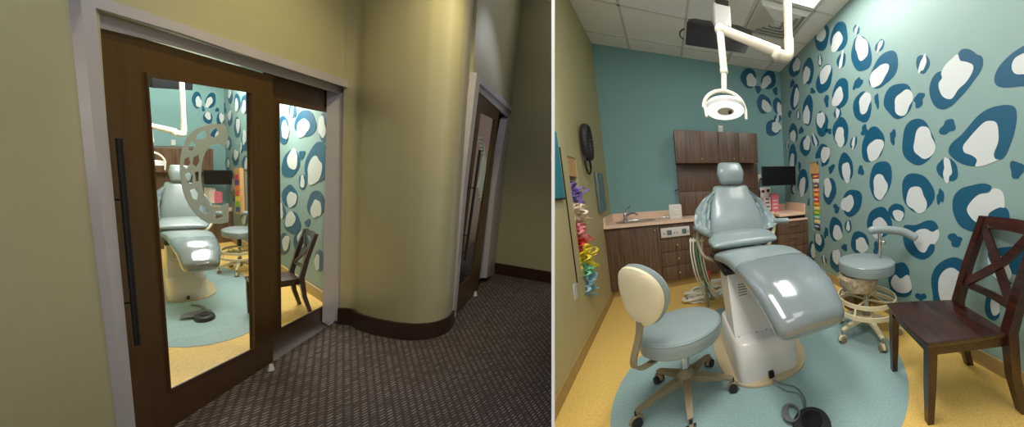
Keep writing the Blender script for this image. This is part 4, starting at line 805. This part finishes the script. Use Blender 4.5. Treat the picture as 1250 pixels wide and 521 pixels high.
# ================================================================== WOODEN CHAIR
def wooden_chair(fr, locp, rz, kx, label, seat=.475):
    """front towards -y; origin under the middle of the seat"""
    t = empty('dining_chair', label, 'chair', fr, locp, rz)
    def post(pts, w, name, d=None):
        rings = []
        for i, (x, y, z, k) in enumerate(pts):
            rings.append([Vector((x + sx * w * k, y + sy * (d or w) * k, z)) for sx, sy in ((-1, -1), (1, -1), (1, 1), (-1, 1))])
        return MB().loft(rings, smooth=False).build(name, M['darkwood'], t, kx=kx)
    for sx in (-1, 1):
        post([(sx * .202, -.21, 0, .72), (sx * .202, -.21, .2, .95), (sx * .202, -.21, seat - .02, 1.05)], .023, 'leg')
        post([(sx * .198, .33, 0, .85), (sx * .196, .265, .22, 1.0), (sx * .192, .235, seat, 1.1), (sx * .190, .295, .72, 1.0), (sx * .186, .400, 1.045, .95)], .024, 'leg', .026)
    st = [(-.235, -.245), (-.10, -.262), (.10, -.262), (.235, -.245), (.225, .0), (.205, .225), (-.205, .225), (-.225, .0)]
    q = MB(); rings = [[Vector((x * k, y * k, z)) for x, y in st] for z, k in ((seat - .028, .97), (seat - .018, 1.0), (seat - .004, 1.0), (seat, .98))]
    q.loft(rings, smooth=False)
    q.build('seat', M['darkwood'], t, kx=kx)
    q = MB(); q.box((-.19, -.222, seat - .085), (.19, -.202, seat - .028)); q.box((-.175, .225, seat - .085), (.175, .245, seat - .028))
    for sx in (-1, 1): q.poly([(sx * .21, -.20, seat - .085), (sx * .19, .23, seat - .085), (sx * .19, .23, seat - .028), (sx * .21, -.20, seat - .028)], (sx * -.018, 0, 0))
    q.build('apron', M['darkwood'], t, kx=kx)
    def board(pts, th, name, wv):
        pp = catmull([Vector(p) for p in pts], 5); rings = []
        for i, p in enumerate(pp):
            tt = (pp[min(i + 1, len(pp) - 1)] - pp[max(i - 1, 0)]).normalized(); nn = Vector((0, 1, -.33)).normalized(); bb = tt.cross(nn).normalized() * wv; nn = nn * th
            rings.append([p - bb - nn, p + bb - nn, p + bb + nn, p - bb + nn])
        return MB().loft(rings, smooth=False).build(name, M['darkwood'], t, kx=kx)
    board([(-.18, .384, 1.005), (0, .410, 1.01), (.18, .384, 1.005)], .012, 'top_rail', .038)
    board([(-.18, .262, .60), (0, .285, .60), (.18, .262, .60)], .010, 'lower_rail', .022)
    board([(-.155, .372, .98), (-.03, .345, .80), (.155, .27, .615)], .008, 'cross_slat', .026)
    board([(.155, .366, .98), (.03, .335, .80), (-.155, .262, .615)], .008, 'cross_slat', .026)
    return t
# front legs at (1.33,1.27) and (1.18,.86): the chair looks left into the room
fdir = math.atan2(-.43, -.90)
wooden_chair(FR, (1.45, .99, 0), R_(-110.7) , 1.0, 'dark mahogany cross-back wooden chair at the right edge of the bright room')

# ================================================================== HALLWAY (its own frame FH: camera height 1.9 above this floor)
ZF, ZH = -1.9, 1.80
fh = MB(); fh.poly([(1.0, -2.5, ZF), (6.5, -2.5, ZF), (6.5, 1.705, ZF), (1.0, 1.705, ZF)], (0, 0, -.05))
struct('floor_hall', fh, M['carpet'], FH, CLIP_L)
ch = MB(); ch.poly([(1.0, -2.5, ZH), (6.5, -2.5, ZH), (6.5, 1.76, ZH), (1.0, 1.76, ZH)], (0, 0, .05))
struct('ceiling_hall', ch, M['ceil'], FH, CLIP_L)
YW = 1.66
wo = [(2.5642, 1.66, 0.1965), (4.011, 1.66, 0.1331), (4.008, 1.66, -2.0074)]
op = [(2.591, 1.66, 0.1832), (3.9931, 1.66, 0.1165), (3.9979, 1.66, -2.0016), (2.6198, 1.66, -1.8926)]
wf = MB()
x0, x1 = op[0][0] + .01, op[1][0] - .005
wf.poly([(1.0, YW, ZF), (x0, YW, ZF), (x0, YW, op[0][2]), (x1, YW, op[1][2]), (op[2][0] + .02, YW, op[2][2]), (op[2][0] + .02, YW, ZF), (4.05, YW, ZF), (4.05, YW, ZH), (1.0, YW, ZH)], (0, .10, 0))
struct('wall_hall', wf, M['hall_olive'], FH, CLIP_L)
# curved wall
cp = [(3.8395, 1.5905), (3.77, 1.5376), (3.7151, 1.4873), (3.6273, 1.3922), (3.5177, 1.2488), (3.4604, 1.1447), (3.4448, 1.0879), (3.444, 1.0303), (3.4627, 0.9908), (3.5118, 0.9586), (3.5858, 0.9508), (3.6927, 0.9636), (3.8275, 0.9935)]
cp = [(3.875, 1.665)] + [tuple(p) for p in cp]
pp = catmull([Vector((x, y, 0)) for x, y in cp], 5)
def offs(pp, d):
    o = []
    for i, p in enumerate(pp):
        t = (pp[min(i + 1, len(pp) - 1)] - pp[max(i - 1, 0)]).normalized(); o.append(p + Vector((-t.y, t.x, 0)) * d)
    return o
inn = offs(pp, .012 if offs(pp, .012)[30].x > pp[30].x else -.012); ins = offs(pp, .10 if offs(pp, .1)[30].x > pp[30].x else -.10)
def sheet(a, b, z0, z1):
    q = MB(); q.loft([[Vector((p.x, p.y, z0)), Vector((p.x, p.y, z1)), Vector((r.x, r.y, z1)), Vector((r.x, r.y, z0))] for p, r in zip(a, b)]); return q
struct('wall_hall_curved', sheet(inn, ins, ZF, ZH), M['hall_olive'], FH, CLIP_L)
struct('baseboard_hall_curved', sheet(pp, offs(pp, .02 if offs(pp, .02)[30].x > pp[30].x else -.02), ZF, ZF + .15), M['base_dark'], FH, CLIP_L)
Y2 = .985
w2 = MB(); o2 = [(4.0051, 0.985, 0.4035), (5.5251, 0.985, 0.2836), (5.0968, 0.985, -1.974)]
w2.poly([(cp[-1][0] - .0, Y2, o2[0][2]), (o2[1][0], Y2, o2[1][2]), (o2[1][0] - .05, Y2, ZF), (5.6, Y2, ZF), (5.6, Y2, ZH), (cp[-1][0] - .0, Y2, ZH)], (0, .08, 0))
struct('wall_hall_far', w2, M['hall_olive'], FH, CLIP_L)
E0, E1 = Vector((4.9653, 0.9562, -1.9)), Vector((4.5635, 0.3609, -1.9))
ed = (E1 - E0).normalized(); E2 = E0 + ed * 1.6; E0 = E0 - ed * .05
lean = Vector((.32, 0, 0))
we = MB(); en = Vector((-ed.y, ed.x, 0)); en = en if en.x > 0 else -en
we.poly([E0, E2, E2 + Vector((0, 0, 3.7)) + lean, E0 + Vector((0, 0, 3.7)) + lean], en * .08)
struct('wall_hall_end', we, M['hall_olive'], FH, CLIP_L)
q = MB(); q.poly([E0 - en * .012, E2 - en * .012, E2 - en * .012 + Vector((.012, 0, .15)), E0 - en * .012 + Vector((.012, 0, .15))], en * .012)
struct('baseboard_hall_end', q, M['base_dark'], FH, CLIP_L)
def quadframe(name, outer, inner, th, m_, frame=None, parent=None):
    q = MB(); n = len(outer)
    for i in range(n):
        a, b, c, d_ = outer[i], outer[(i + 1) % n], inner[(i + 1) % n], inner[i]
        q.poly([a, b, c, d_], (0, th, 0))
    return q.build(name, m_, frame=frame, parent=parent)
# grey casings round both openings
tr = MB()
tr.poly([(2.5231, 1.64, 0.2312), (2.5369, 1.64, -0.6495), (2.5661, 1.64, -1.652), (2.571, 1.64, -1.8165), (2.5991, 1.64, -1.8813), (2.5936, 1.64, -1.6773), (2.5766, 1.64, -0.6573), (2.5617, 1.64, 0.1771)], (0, .03, 0))
tr.poly([(2.5231, 1.64, 0.2312), (2.6195, 1.64, 0.2246), (3.0766, 1.64, 0.2048), (3.9618, 1.64, 0.1608), (3.9453, 1.64, 0.1054), (3.0756, 1.64, 0.1523), (2.8258, 1.64, 0.1718), (2.5617, 1.64, 0.1771)], (0, .03, 0))
tr.poly([(3.9252, 1.67, 0.062), (4.0168, 1.67, 0.1305), (4.0215, 1.67, -1.9974), (3.9046, 1.67, -1.8773)], (0, .08, 0))
struct('trim_4', tr, M['trim'], FH, CLIP_L)
tr = MB(); tr.poly([(2.6386, 1.69, 0.1582), (2.9113, 1.69, 0.1575), (4.0561, 1.69, 0.117), (4.0371, 1.69, 0.0434), (2.9096, 1.69, 0.1067), (2.636, 1.69, 0.1062)], (0, .02, 0))
struct('trim_5', tr, M['trim'], FH, CLIP_L)
def sliding_door(n, outer, inner, y, th, bead, glass_m=None):
    t = bpy.data.objects.new('door_%d' % n, None); COL.objects.link(t); t['kind'] = 'structure'
    c = Vector(outer[3]).lerp(Vector(outer[2]), .5); t.matrix_world = FH @ Matrix.Translation(c)
    sh = lambda P, dy=0: [tuple(Vector(p) - c + Vector((0, dy, 0))) for p in P]
    quadframe('door_frame', sh(outer), sh(inner), th, M['doorwood'], parent=t)
    mid = Vector((sum(p[0] for p in inner) / 4, y, sum(p[2] for p in inner) / 4))
    inb = [tuple(Vector(p) + (mid - Vector(p)).normalized() * bead * 1.6) for p in inner]
    quadframe('glazing_bead', sh(inner, -.006), sh(inb, -.006), th * .6, M['doorwood'], parent=t)
    MB().poly(sh(inb, th * .5), (0, .004, 0)).build('glass', M['glass'], t)
    return t, c
d1, c1 = sliding_door(1, [(2.6488, 1.705, 0.1162), (3.4022, 1.705, 0.07), (3.3886, 1.705, -1.9932), (2.7084, 1.705, -1.9484)], [(2.7975, 1.705, -0.0422), (3.266, 1.705, -0.0385), (3.2607, 1.705, -1.7268), (2.823, 1.705, -1.6877)], 1.705, .014, .012)
d2, c2 = sliding_door(2, [(3.4647, 1.755, 0.1103), (4.1476, 1.755, 0.0757), (4.1037, 1.755, -1.989), (3.4438, 1.755, -1.9742)], [(3.5315, 1.755, -0.0822), (3.978, 1.755, -0.1018), (3.9629, 1.755, -1.7555), (3.5365, 1.755, -1.7353)], 1.755, .014, .010)
def bar_handle(t, c, a, b, k1, k2, r, back=.07):
    a, b = Vector(a) - c, Vector(b) - c
    q = MB(); q.tube([a, b], r, 0, 14)
    h = q.build('handle', M['black'], t)
    for f_ in (k1, k2):
        p = a.lerp(b, f_); MB().cyl(p, p + Vector((.0, back, 0)), r * .7, 0, 10).build('standoff', M['black'], h)
bar_handle(d1, c1, (2.5851, 1.63, -0.3341), (2.6008, 1.63, -1.2891), .28, .78, .0065)
q = MB(); q.cyl((3.2754, 1.6551, -1.9), tuple(Vector((3.2754, 1.6551, -1.9)) + Vector((0, 0, .045))), .012, 0, 10, .007)
tag(q.build('door_guide', M['white'], frame=FH), 'small white door guide on the carpet at the foot of the nearer sliding door', 'door guide')
q = MB(); q.cyl((4.29, 0.9773, -1.9), tuple(Vector((4.29, 0.9773, -1.9)) + Vector((0, 0, .05))), .016, 0, 10, .010)
tag(q.build('door_guide', M['white'], frame=FH), 'small white door guide on the carpet at the foot of the far sliding door', 'door guide')
# frosted giraffe-patterned arc on the nearer glass
DO = [(3.121, 1.7, -0.3596), (3.1293, 1.7, -0.3244), (3.1259, 1.7, -0.292), (3.123, 1.7, -0.2737), (3.1044, 1.7, -0.2429), (3.096, 1.7, -0.255), (3.0722, 1.7, -0.2546), (3.045, 1.7, -0.2589), (3.0208, 1.7, -0.2673), (2.9926, 1.7, -0.2822), (2.9701, 1.7, -0.2965), (2.9493, 1.7, -0.3187), (2.9369, 1.7, -0.3444), (2.9236, 1.7, -0.3783), (2.916, 1.7, -0.4076), (2.9097, 1.7, -0.4453), (2.9067, 1.7, -0.4855), (2.9068, 1.7, -0.5337), (2.9103, 1.7, -0.5767), (2.9158, 1.7, -0.616), (2.9267, 1.7, -0.6588), (2.9441, 1.7, -0.7035), (2.9678, 1.7, -0.7484), (2.9891, 1.7, -0.7779), (3.0176, 1.7, -0.8037), (3.0499, 1.7, -0.8172), (3.0823, 1.7, -0.8246), (3.1204, 1.7, -0.8234), (3.124, 1.7, -0.76), (3.1229, 1.7, -0.7107), (3.0999, 1.7, -0.7166), (3.0765, 1.7, -0.727), (3.0484, 1.7, -0.7206), (3.0292, 1.7, -0.7046), (3.0145, 1.7, -0.6791), (3.0041, 1.7, -0.6455), (2.9994, 1.7, -0.6131), (2.995, 1.7, -0.5721), (2.9947, 1.7, -0.5318), (3.0, 1.7, -0.477), (3.0061, 1.7, -0.4435), (3.0166, 1.7, -0.4157), (3.0301, 1.7, -0.3904), (3.0458, 1.7, -0.3746), (3.0655, 1.7, -0.3653), (3.0854, 1.7, -0.3626), (3.1053, 1.7, -0.3761)]
DH = [[(2.9807, 1.7, -0.3216), (3.003, 1.7, -0.2989), (3.0251, 1.7, -0.2976), (3.0282, 1.7, -0.3239), (3.0054, 1.7, -0.3423), (2.98, 1.7, -0.3431)], [(2.9477, 1.7, -0.3695), (2.9658, 1.7, -0.3478), (2.9757, 1.7, -0.369), (2.964, 1.7, -0.4036), (2.9433, 1.7, -0.3993)], [(2.9248, 1.7, -0.4457), (2.9457, 1.7, -0.4334), (2.9514, 1.7, -0.4723), (2.9333, 1.7, -0.4972), (2.9202, 1.7, -0.4837)], [(2.963, 1.7, -0.4381), (2.9885, 1.7, -0.4211), (2.9909, 1.7, -0.4607), (2.9756, 1.7, -0.4908), (2.9584, 1.7, -0.4726)], [(2.9255, 1.7, -0.5266), (2.9431, 1.7, -0.515), (2.9599, 1.7, -0.538), (2.9551, 1.7, -0.577), (2.9342, 1.7, -0.5748)], [(2.9676, 1.7, -0.5166), (2.9858, 1.7, -0.5134), (2.9842, 1.7, -0.5666), (2.9696, 1.7, -0.5696)], [(2.9435, 1.7, -0.6108), (2.9687, 1.7, -0.6005), (2.9822, 1.7, -0.6335), (2.9739, 1.7, -0.6682), (2.9527, 1.7, -0.6561)], [(2.9877, 1.7, -0.6976), (3.0136, 1.7, -0.7112), (3.0281, 1.7, -0.7464), (3.0011, 1.7, -0.7504), (2.9795, 1.7, -0.7234)], [(3.0557, 1.7, -0.747), (3.0883, 1.7, -0.7484), (3.0958, 1.7, -0.7838), (3.0667, 1.7, -0.7922), (3.047, 1.7, -0.7737)], [(3.0443, 1.7, -0.2877), (3.0716, 1.7, -0.277), (3.0867, 1.7, -0.3078), (3.0624, 1.7, -0.3315), (3.0433, 1.7, -0.3233)]]
q = MB(); q.holed([tuple(Vector(p) - c1) for p in DO], [[tuple(Vector(p) - c1) for p in h] for h in DH], (0, .0015, 0))
q.build('frosted_arc', M['decal'], d1)
# far pair of doors
tr = MB()
tr.poly([(3.8239, 0.96, 0.4808), (3.9247, 0.96, 0.4505), (3.7827, 0.96, -0.5908), (3.7097, 0.96, -1.8504), (3.6509, 0.96, -1.8188), (3.6955, 0.96, -0.5805)], (0, .04, 0))
tr.poly([(3.8663, 0.965, 0.4735), (5.4487, 0.965, 0.3102), (5.3979, 0.965, 0.2536), (3.9432, 0.965, 0.4067)], (0, .03, 0))
tr.poly([(5.0008, 0.975, 0.1582), (5.488, 0.975, 0.2943), (5.3207, 0.975, -0.7984), (5.0789, 0.975, -1.9436), (4.6525, 0.975, -1.8304), (4.7119, 0.975, -0.7233)], (0, .06, 0))
tr.poly([(4.0376, 0.99, 0.4001), (5.47, 0.99, 0.2533), (5.2772, 0.99, 0.1675), (4.0494, 0.99, 0.3393)], (0, .02, 0))
struct('trim_7', tr, M['trim'], FH, CLIP_L)
d3, c3 = sliding_door(3, [(4.0843, 1.0, 0.3735), (4.7752, 1.0, 0.2767), (4.4732, 1.0, -1.9002), (3.8333, 1.0, -1.9109)], [(4.1369, 1.0, 0.1635), (4.6219, 1.0, 0.1307), (4.237, 1.0, -1.6461), (3.8488, 1.0, -1.6188)], 1.0, .014, .012)
d4, c4 = sliding_door(4, [(4.8815, 1.05, 0.2837), (5.5115, 1.05, 0.1702), (5.086, 1.05, -2.0136), (4.6278, 1.05, -1.9966)], [(5.0109, 1.05, 0.0335), (5.2699, 1.05, 0.0176), (4.9148, 1.05, -1.6734), (4.706, 1.05, -1.6762)], 1.05, .014, .012)
bar_handle(d3, c3, (3.9201, 0.93, -0.2194), (3.7207, 0.93, -1.2734), .35, .78, .009)
q = MB()
for k in range(5):
    A_ = [(4.1237, 0.998, -0.1098), (4.2452, 0.998, -0.1227), (4.3093, 0.998, -0.2533), (4.2301, 0.998, -0.6047), (4.1864, 0.998, -0.6266)]
    P = [Vector(p) - c3 + Vector((.05 * k * .5, 0, -.04 * k)) for p in A_]
    q.tube(P, .006, 0, 6, smoothpath=4)
q.build('frosted_stripes', M['decal'], d3)

# ------------------------------------------------------------------ the lit room behind the sliding doors
IA, IC, ID = [6.0968, 3.7516], [6.4567, 3.5248], [4.3767, 1.9513]
BD, LD, BN, LN = Vector([0.846025, -0.533144]+[0]), Vector([-0.797509, -0.603308]+[0]), Vector([-0.533144, -0.846025]+[0]), Vector([-0.603308, 0.797509]+[0])
ZI = 0.16
A3, C3, D3 = Vector(IA + [ZF]), Vector(IC + [ZF]), Vector(ID + [ZF])
AL = A3 - BD * 1.6; DN = C3 + LD * ((C3.y - 1.81) / -LD.y)
fi = MB(); fi.poly([(2.3, 1.73, ZF), (DN.x, 1.80, ZF), C3, AL], (0, 0, -.05), 0)
TE = [(3.8183, 2.3871), (3.7661, 2.2825), (3.7277, 2.1852), (3.7263, 2.1455), (3.7341, 2.1111), (3.7562, 2.0805), (3.7908, 2.0581), (3.8307, 2.0459), (3.8816, 2.0445), (4.0044, 2.0889), (4.287, 2.2248), (4.6542, 2.4219), (4.9727, 2.6148), (5.1847, 2.7667), (5.3109, 2.883), (5.3902, 2.9789), (5.4203, 3.0555), (5.426, 3.1249), (5.3838, 3.1684), (5.2973, 3.1791), (5.149, 3.1356), (4.9121, 3.0317)]
fi.poly([(x, y, ZF + .0005) for x, y in TE], (0, 0, .002), 1)
struct('floor_inner', fi, [M['floor_y'], M['floor_t']], FH)
H_ = ZI - ZF; up = Vector((0, 0, H_))
struct('ceiling_inner', MB().poly([(2.3, 1.73, ZI), (DN.x, 1.80, ZI), C3 + up, AL + up], (0, 0, .05)), M['ceil'], FH)
wib = struct('wall_inner_back', MB().poly([AL, C3, C3 + up, AL + up], BN * -.05), M['teal_back'], FH)
wir = struct('wall_inner_right', MB().poly([C3, DN, DN + up, C3 + up], LN * -.05), M['teal'], FH)
L0 = Vector((2.3, 1.76, ZF)); struct('wall_inner_left', MB().poly([L0, AL, AL + up, L0 + up], (-.05, .05, 0)), M['olive'], FH)
struct('baseboard_inner', MB().poly([C3 + LN * .002, DN + LN * .002, DN + LN * .002 + Vector((0, 0, .10)), C3 + LN * .002 + Vector((0, 0, .10))], LN * .01), M['base_tan'], FH)
q = MB()
mural([(1.674, -0.396, 0.01981, 0.00238, 8e-05, 0.00807, 6.9, 16.8, 0, 0, 'r'), (2.178, -0.275, 0.01765, 0.002, -8e-05, 0.00757, 12.65, 16.8, 10, 250, 'r'), (1.896, -0.182, 0.01872, 0.00186, 1e-05, 0.00775, 4.6, 8.96, 0, 0, 'p'), (2.426, -0.613, 0.01691, 0.00266, -0.00015, 0.00757, 14.95, 24.64, 15, 270, 'r'), (1.848, -0.704, 0.01932, 0.00303, 2e-05, 0.00812, 10.35, 17.92, 10, 60, 'r'), (2.13, -0.833, 0.01824, 0.00323, -6e-05, 0.00796, 5.175, 8.96, 0, 0, 'p'), (1.827, -1.036, 0.01965, 0.0038, 3e-05, 0.00834, 9.2, 14.56, 0, 320, 'r'), (2.416, -0.993, 0.0172, 0.00347, -0.00015, 0.0078, 10.35, 16.8, 0, 280, 'r'), (2.109, -0.576, 0.01813, 0.00266, -6e-05, 0.00781, 2.875, 6.72, 10, 0, 's'), (2.583, -0.258, 0.01605, 0.00187, -0.00019, 0.00722, 8.05, 19.04, 0, 180, 'r'), (1.625, -1.23, 0.02065, 0.00435, 0.0001, 0.00864, 4.6, 10.08, 0, 0, 'p'), (1.886, -1.293, 0.01959, 0.00438, 1e-05, 0.00845, 10.35, 13.44, 0, 120, 'r'), (1.683, -1.565, 0.02065, 0.00514, 7e-05, 0.00881, 6.9, 13.44, 0, 20, 'r'), (2.097, -1.445, 0.01881, 0.00464, -6e-05, 0.00837, 9.2, 14.56, 0, 70, 'r'), (2.496, -1.524, 0.01724, 0.00463, -0.00018, 0.00806, 5.75, 13.44, 0, 200, 'r'), (2.243, -1.213, 0.01805, 0.00403, -0.0001, 0.00809, 2.875, 5.6, 0, 0, 's'), (0.201, -0.185, 0.02639, 0.0022, 0.00062, 0.00918, 3, 9, 0, 90, 'r'), (0.429, -0.237, 0.02533, 0.0023, 0.00053, 0.00903, 3.5, 11, 0, 250, 'r'), (0.651, -0.235, 0.02428, 0.00224, 0.00044, 0.00884, 4, 12, 0, 250, 'r'), (0.002, -0.341, 0.0275, 0.00265, 0.0007, 0.00946, 2, 6, 0, 0, 's'), (0.184, -0.435, 0.02671, 0.00285, 0.00063, 0.00936, 3, 9, 0, 90, 'r'), (0.412, -0.52, 0.02565, 0.00302, 0.00054, 0.00923, 4, 12, 0, 40, 'r'), (0.631, -0.639, 0.0247, 0.00326, 0.00045, 0.00912, 4, 12, 0, 90, 'r'), (0.137, -0.732, 0.02719, 0.00365, 0.00066, 0.00961, 3, 8, 0, 200, 'r'), (0.34, -0.865, 0.02631, 0.00394, 0.00057, 0.00952, 4, 10, 0, 60, 'r'), (0.643, -0.893, 0.02486, 0.0039, 0.00045, 0.00928, 4, 10, 0, 0, 'r'), (0.065, -0.983, 0.02778, 0.00436, 0.0007, 0.00984, 2.5, 8, 0, 0, 'r'), (0.242, -1.167, 0.02706, 0.00479, 0.00062, 0.00981, 4, 11, 0, 270, 'r'), (0.587, -1.516, 0.02566, 0.00557, 0.00048, 0.00974, 4, 9, 0, 250, 'r'), (0.284, -1.355, 0.02702, 0.0053, 0.0006, 0.0099, 2, 4, 0, 0, 's'), (0.527, -0.726, 0.02529, 0.0035, 0.00049, 0.00927, 2, 6, 0, 0, 'p'), (0.738, -0.429, 0.02404, 0.0027, 0.00041, 0.00889, 2, 5, 0, 0, 's')], lambda a, z, h: tuple(C3 + LD * a - Vector((0, 0, ZF)) + Vector((0, 0, z)) + LN * (.001 + .002 * h)), tuple(LN * .0012), q, q)
o = q.build('leopard_mural', [M['spot_dark'], M['spot_light']], parent=wir); o.matrix_parent_inverse = wir.matrix_world.inverted() @ FH
q = MB()
mural([(0.277, -0.294, 0.00421, 0.00129, 0.00015, 0.00894, 6, 10, 0, 320, 'r'), (0.35, -0.276, 0.00442, 0.00134, 0.00014, 0.00915, 6, 10, 20, 230, 'r'), (0.332, -0.474, 0.00439, 0.00107, 0.00013, 0.00921, 6, 7, 0, 90, 'r'), (0.401, -0.479, 0.0046, 0.00108, 0.00013, 0.00943, 5, 8, 0, 60, 'r'), (0.374, -0.673, 0.00454, 0.0008, 0.00013, 0.00946, 7, 9, 0, 0, 'r'), (0.309, -0.383, 0.00431, 0.00117, 0.00014, 0.0091, 2, 3, 0, 0, 's'), (0.384, -0.372, 0.00453, 0.00123, 0.00013, 0.00932, 2, 3, 0, 0, 's')], lambda a, z, h: tuple(A3 + BD * a - Vector((0, 0, ZF)) + Vector((0, 0, z)) + BN * (.001 + .002 * h)), tuple(BN * .0012), q, q)
o = q.build('leopard_mural', [M['spot_dark'], M['spot_light']], parent=wib); o.matrix_parent_inverse = wib.matrix_world.inverted() @ FH
def bq(pts, dep): return MB().poly(pts, BN * dep)
tw = lambda p: tuple(p)
def lab(o, l, c): return tag(o, l, c)
o = lab(bq([(6.0884, 3.7498, -0.8345), (6.3284, 3.5985, -0.8083), (6.3248, 3.6008, -1.0688), (6.0832, 3.753, -1.0834)], .14).build('wall_cabinet', M['cab'], frame=FH), 'brown wall cabinet seen through the nearer sliding glass door', 'cabinet')
o = lab(bq([(6.0832, 3.7531, -1.0877), (6.3174, 3.6055, -1.074), (6.3123, 3.6087, -1.4375), (6.0745, 3.7585, -1.5045)], .05).build('back_panel', M['cab'], frame=FH), 'brown upright panel below the cabinet behind the nearer sliding door', 'panel')
o = lab(bq([(6.0729, 3.7596, -1.5829), (6.3911, 3.559, -1.4786), (6.3906, 3.5594, -1.523), (6.0721, 3.7601, -1.6223)], .18).build('countertop', M['counter'], frame=FH), 'peach countertop seen through the nearer sliding glass door', 'countertop')
bc2 = bq([(6.072, 3.7601, -1.6266), (6.3905, 3.5594, -1.5279), (6.3854, 3.5626, -1.9528), (6.0654, 3.7643, -1.9445)], .18).build('base_cabinet', M['cab'], frame=FH)
lab(bc2, 'brown base cabinet under the countertop behind the sliding glass door', 'cabinet')
# monitor, boxes and rack in the far room
o = lab(bq([(6.1038, 3.4517, -1.0316), (6.2215, 3.3775, -1.0247), (6.2179, 3.3798, -1.1872), (6.1017, 3.453, -1.1868)], .03).build('monitor', M['screen'], frame=FH), 'black monitor on the wall of the room behind the nearer sliding door', 'monitor')
o = lab(bq([(6.2047, 3.4708, -1.2805), (6.2273, 3.4566, -1.2813), (6.2259, 3.4575, -1.4056), (6.2032, 3.4718, -1.4085)], .06).build('tissue_box', M['pinkm'], frame=FH), 'pink box on the countertop behind the nearer sliding door', 'box')
o = lab(bq([(6.1919, 3.5026, -1.2461), (6.2214, 3.484, -1.2467), (6.2192, 3.4853, -1.4174), (6.1896, 3.504, -1.4149)], .05).build('card_holder', M['cardw'], frame=FH), 'pale card holder on the countertop behind the nearer sliding door', 'card holder')
rp = [(6.129, 3.2769, -0.9857), (5.9857, 3.1685, -0.9472), (5.9668, 3.1542, -1.4808), (6.1108, 3.2631, -1.5)]
t = empty('toy_rack', 'oak topped rack of bright toy packets seen through the nearer glass door', 'toy rack', FH, rp[3])
sh = [Vector(p) - Vector(rp[3]) + LN * .003 for p in rp]
MB().poly(sh, LN * .02).build('board', M['oak'], t)
for k, nm in enumerate(('redpink', 'violet', 'orange', 'red', 'yellow', 'lime', 'navy')):
    a, b = .14 + k * .12, .14 + (k + 1) * .12 - .01
    MB().poly([sh[0].lerp(sh[3], a) + (sh[1] - sh[0]) * .15, sh[0].lerp(sh[3], a) + (sh[1] - sh[0]) * .85, sh[0].lerp(sh[3], b) + (sh[1] - sh[0]) * .85, sh[0].lerp(sh[3], b) + (sh[1] - sh[0]) * .15], LN * .022).build('toy_packet', M[nm], t)
outp = (6.2222, 3.6726, -0.7831)
q = MB(); q.poly([(6.2144, 3.6775, -0.7539), (6.231, 3.667, -0.7507), (6.2301, 3.6676, -0.8082), (6.2134, 3.6781, -0.811)], BN * .01); lab(q.build('wall_plate', M['white'], frame=FH), 'small white wall plate above the cabinet behind the nearer glass door', 'wall plate')
# dark television panel at the ceiling
q = MB(); q.poly([(5.7939, 3.5288, -0.0561), (5.9529, 3.4286, -0.0673), (5.9479, 3.4317, -0.1842), (5.8019, 3.5237, -0.2204)], BN * .05); lab(q.build('television', M['screen'], frame=FH), 'dark television edge at the ceiling behind the nearer glass door', 'television')
t = dental_chair(FH, (4.7587, 2.765, -1.9), R_(-57), .47 , 'grey blue dental chair seen through the nearer sliding glass door')
t.matrix_world = t.matrix_world @ Matrix.Scale(.66, 4)
def sc_(t, k): t.matrix_world = t.matrix_world @ Matrix.Scale(k, 4); return t
pq = (4.1786, 2.3776, -1.9)
t = foot_pedal(FH, pq[0], pq[1], pq[2] + .003, .036, .085, 'black foot pedal on the teal floor behind the nearer glass door'); t.rotation_euler = t.rotation_euler
t.matrix_world = FH @ Matrix.Translation((pq[0], pq[1], pq[2] + .003)) @ Matrix.Rotation(R_(-59), 4, 'Z')
q = MB(); q.tube([(4.445, 2.5785, -1.89), (4.4189, 2.5317, -1.89), (4.329, 2.4587, -1.89), (4.2348, 2.4121, -1.89)], .006, 0, 7, smoothpath=6)
cc = (4.2352, 2.4403, -1.9)
for k in range(5): q.tube([(cc[0] + (.03 + .008 * k) * math.cos(a), cc[1] + (.02 + .006 * k) * math.sin(a), ZF + .008 + .004 * k) for a in [2 * PI * i / 14 for i in range(15)]], .005, 0, 6)
lab(q.build('pedal_cord', M['grey'], frame=FH), 'coiled grey cord beside the foot pedal behind the nearer glass door', 'cord')
t = sc_(assistant_stool(FH, (5.2576, 2.8136, -1.9), .5, 'tall grey blue stool seen through the nearer sliding glass door', R_(-59)), .68)
WO = Vector((4.2738, 1.9979, -1.9))
ca = math.atan2(LN.x, -LN.y)
t = wooden_chair(FH, tuple(WO + LN * .13), ca, 1.0, 'dark cross-back wooden chair seen through the farther sliding glass door')
t.matrix_world = t.matrix_world @ Matrix.Diagonal((.55, .38, .68, 1))
lz = [-0.5096, -0.5004, -0.8063]
k_ = .62
P0 = Vector((4.9777, 2.8906, -1.9))
t = surgical_lamp(FH, 'ring shaped surgical lamp on a bent arm seen through the nearer sliding glass door', ZI, 0, -.42, 0, ZI + (lz[0] - ZI) / k_, kx=.43, armtop=ZI + (lz[1] - ZI) / k_, headz=ZI + (lz[2] - ZI) / k_)
t.matrix_world = FH @ Matrix.Translation((P0.x, P0.y, ZI)) @ Matrix.Rotation(R_(-59), 4, 'Z') @ Matrix.Scale(k_, 4)
# room behind the far doors
q = MB(); q.poly([(3.75, 1.11, ZF), (8.6, 1.11, ZF), (9.0, 1.6, ZF), (4.3, 1.55, ZF)], (0, 0, -.05)); struct('floor_far_room', q, M['floor_y'], FH, CLIP_L)
q = MB(); q.poly([(3.95, 1.50, ZF), (9, 1.52, ZF), (9, 1.52, 2.0), (3.95, 1.50, 2.0)], (0, .05, 0)); struct('wall_far_room', q, M['bin'], FH, CLIP_L)
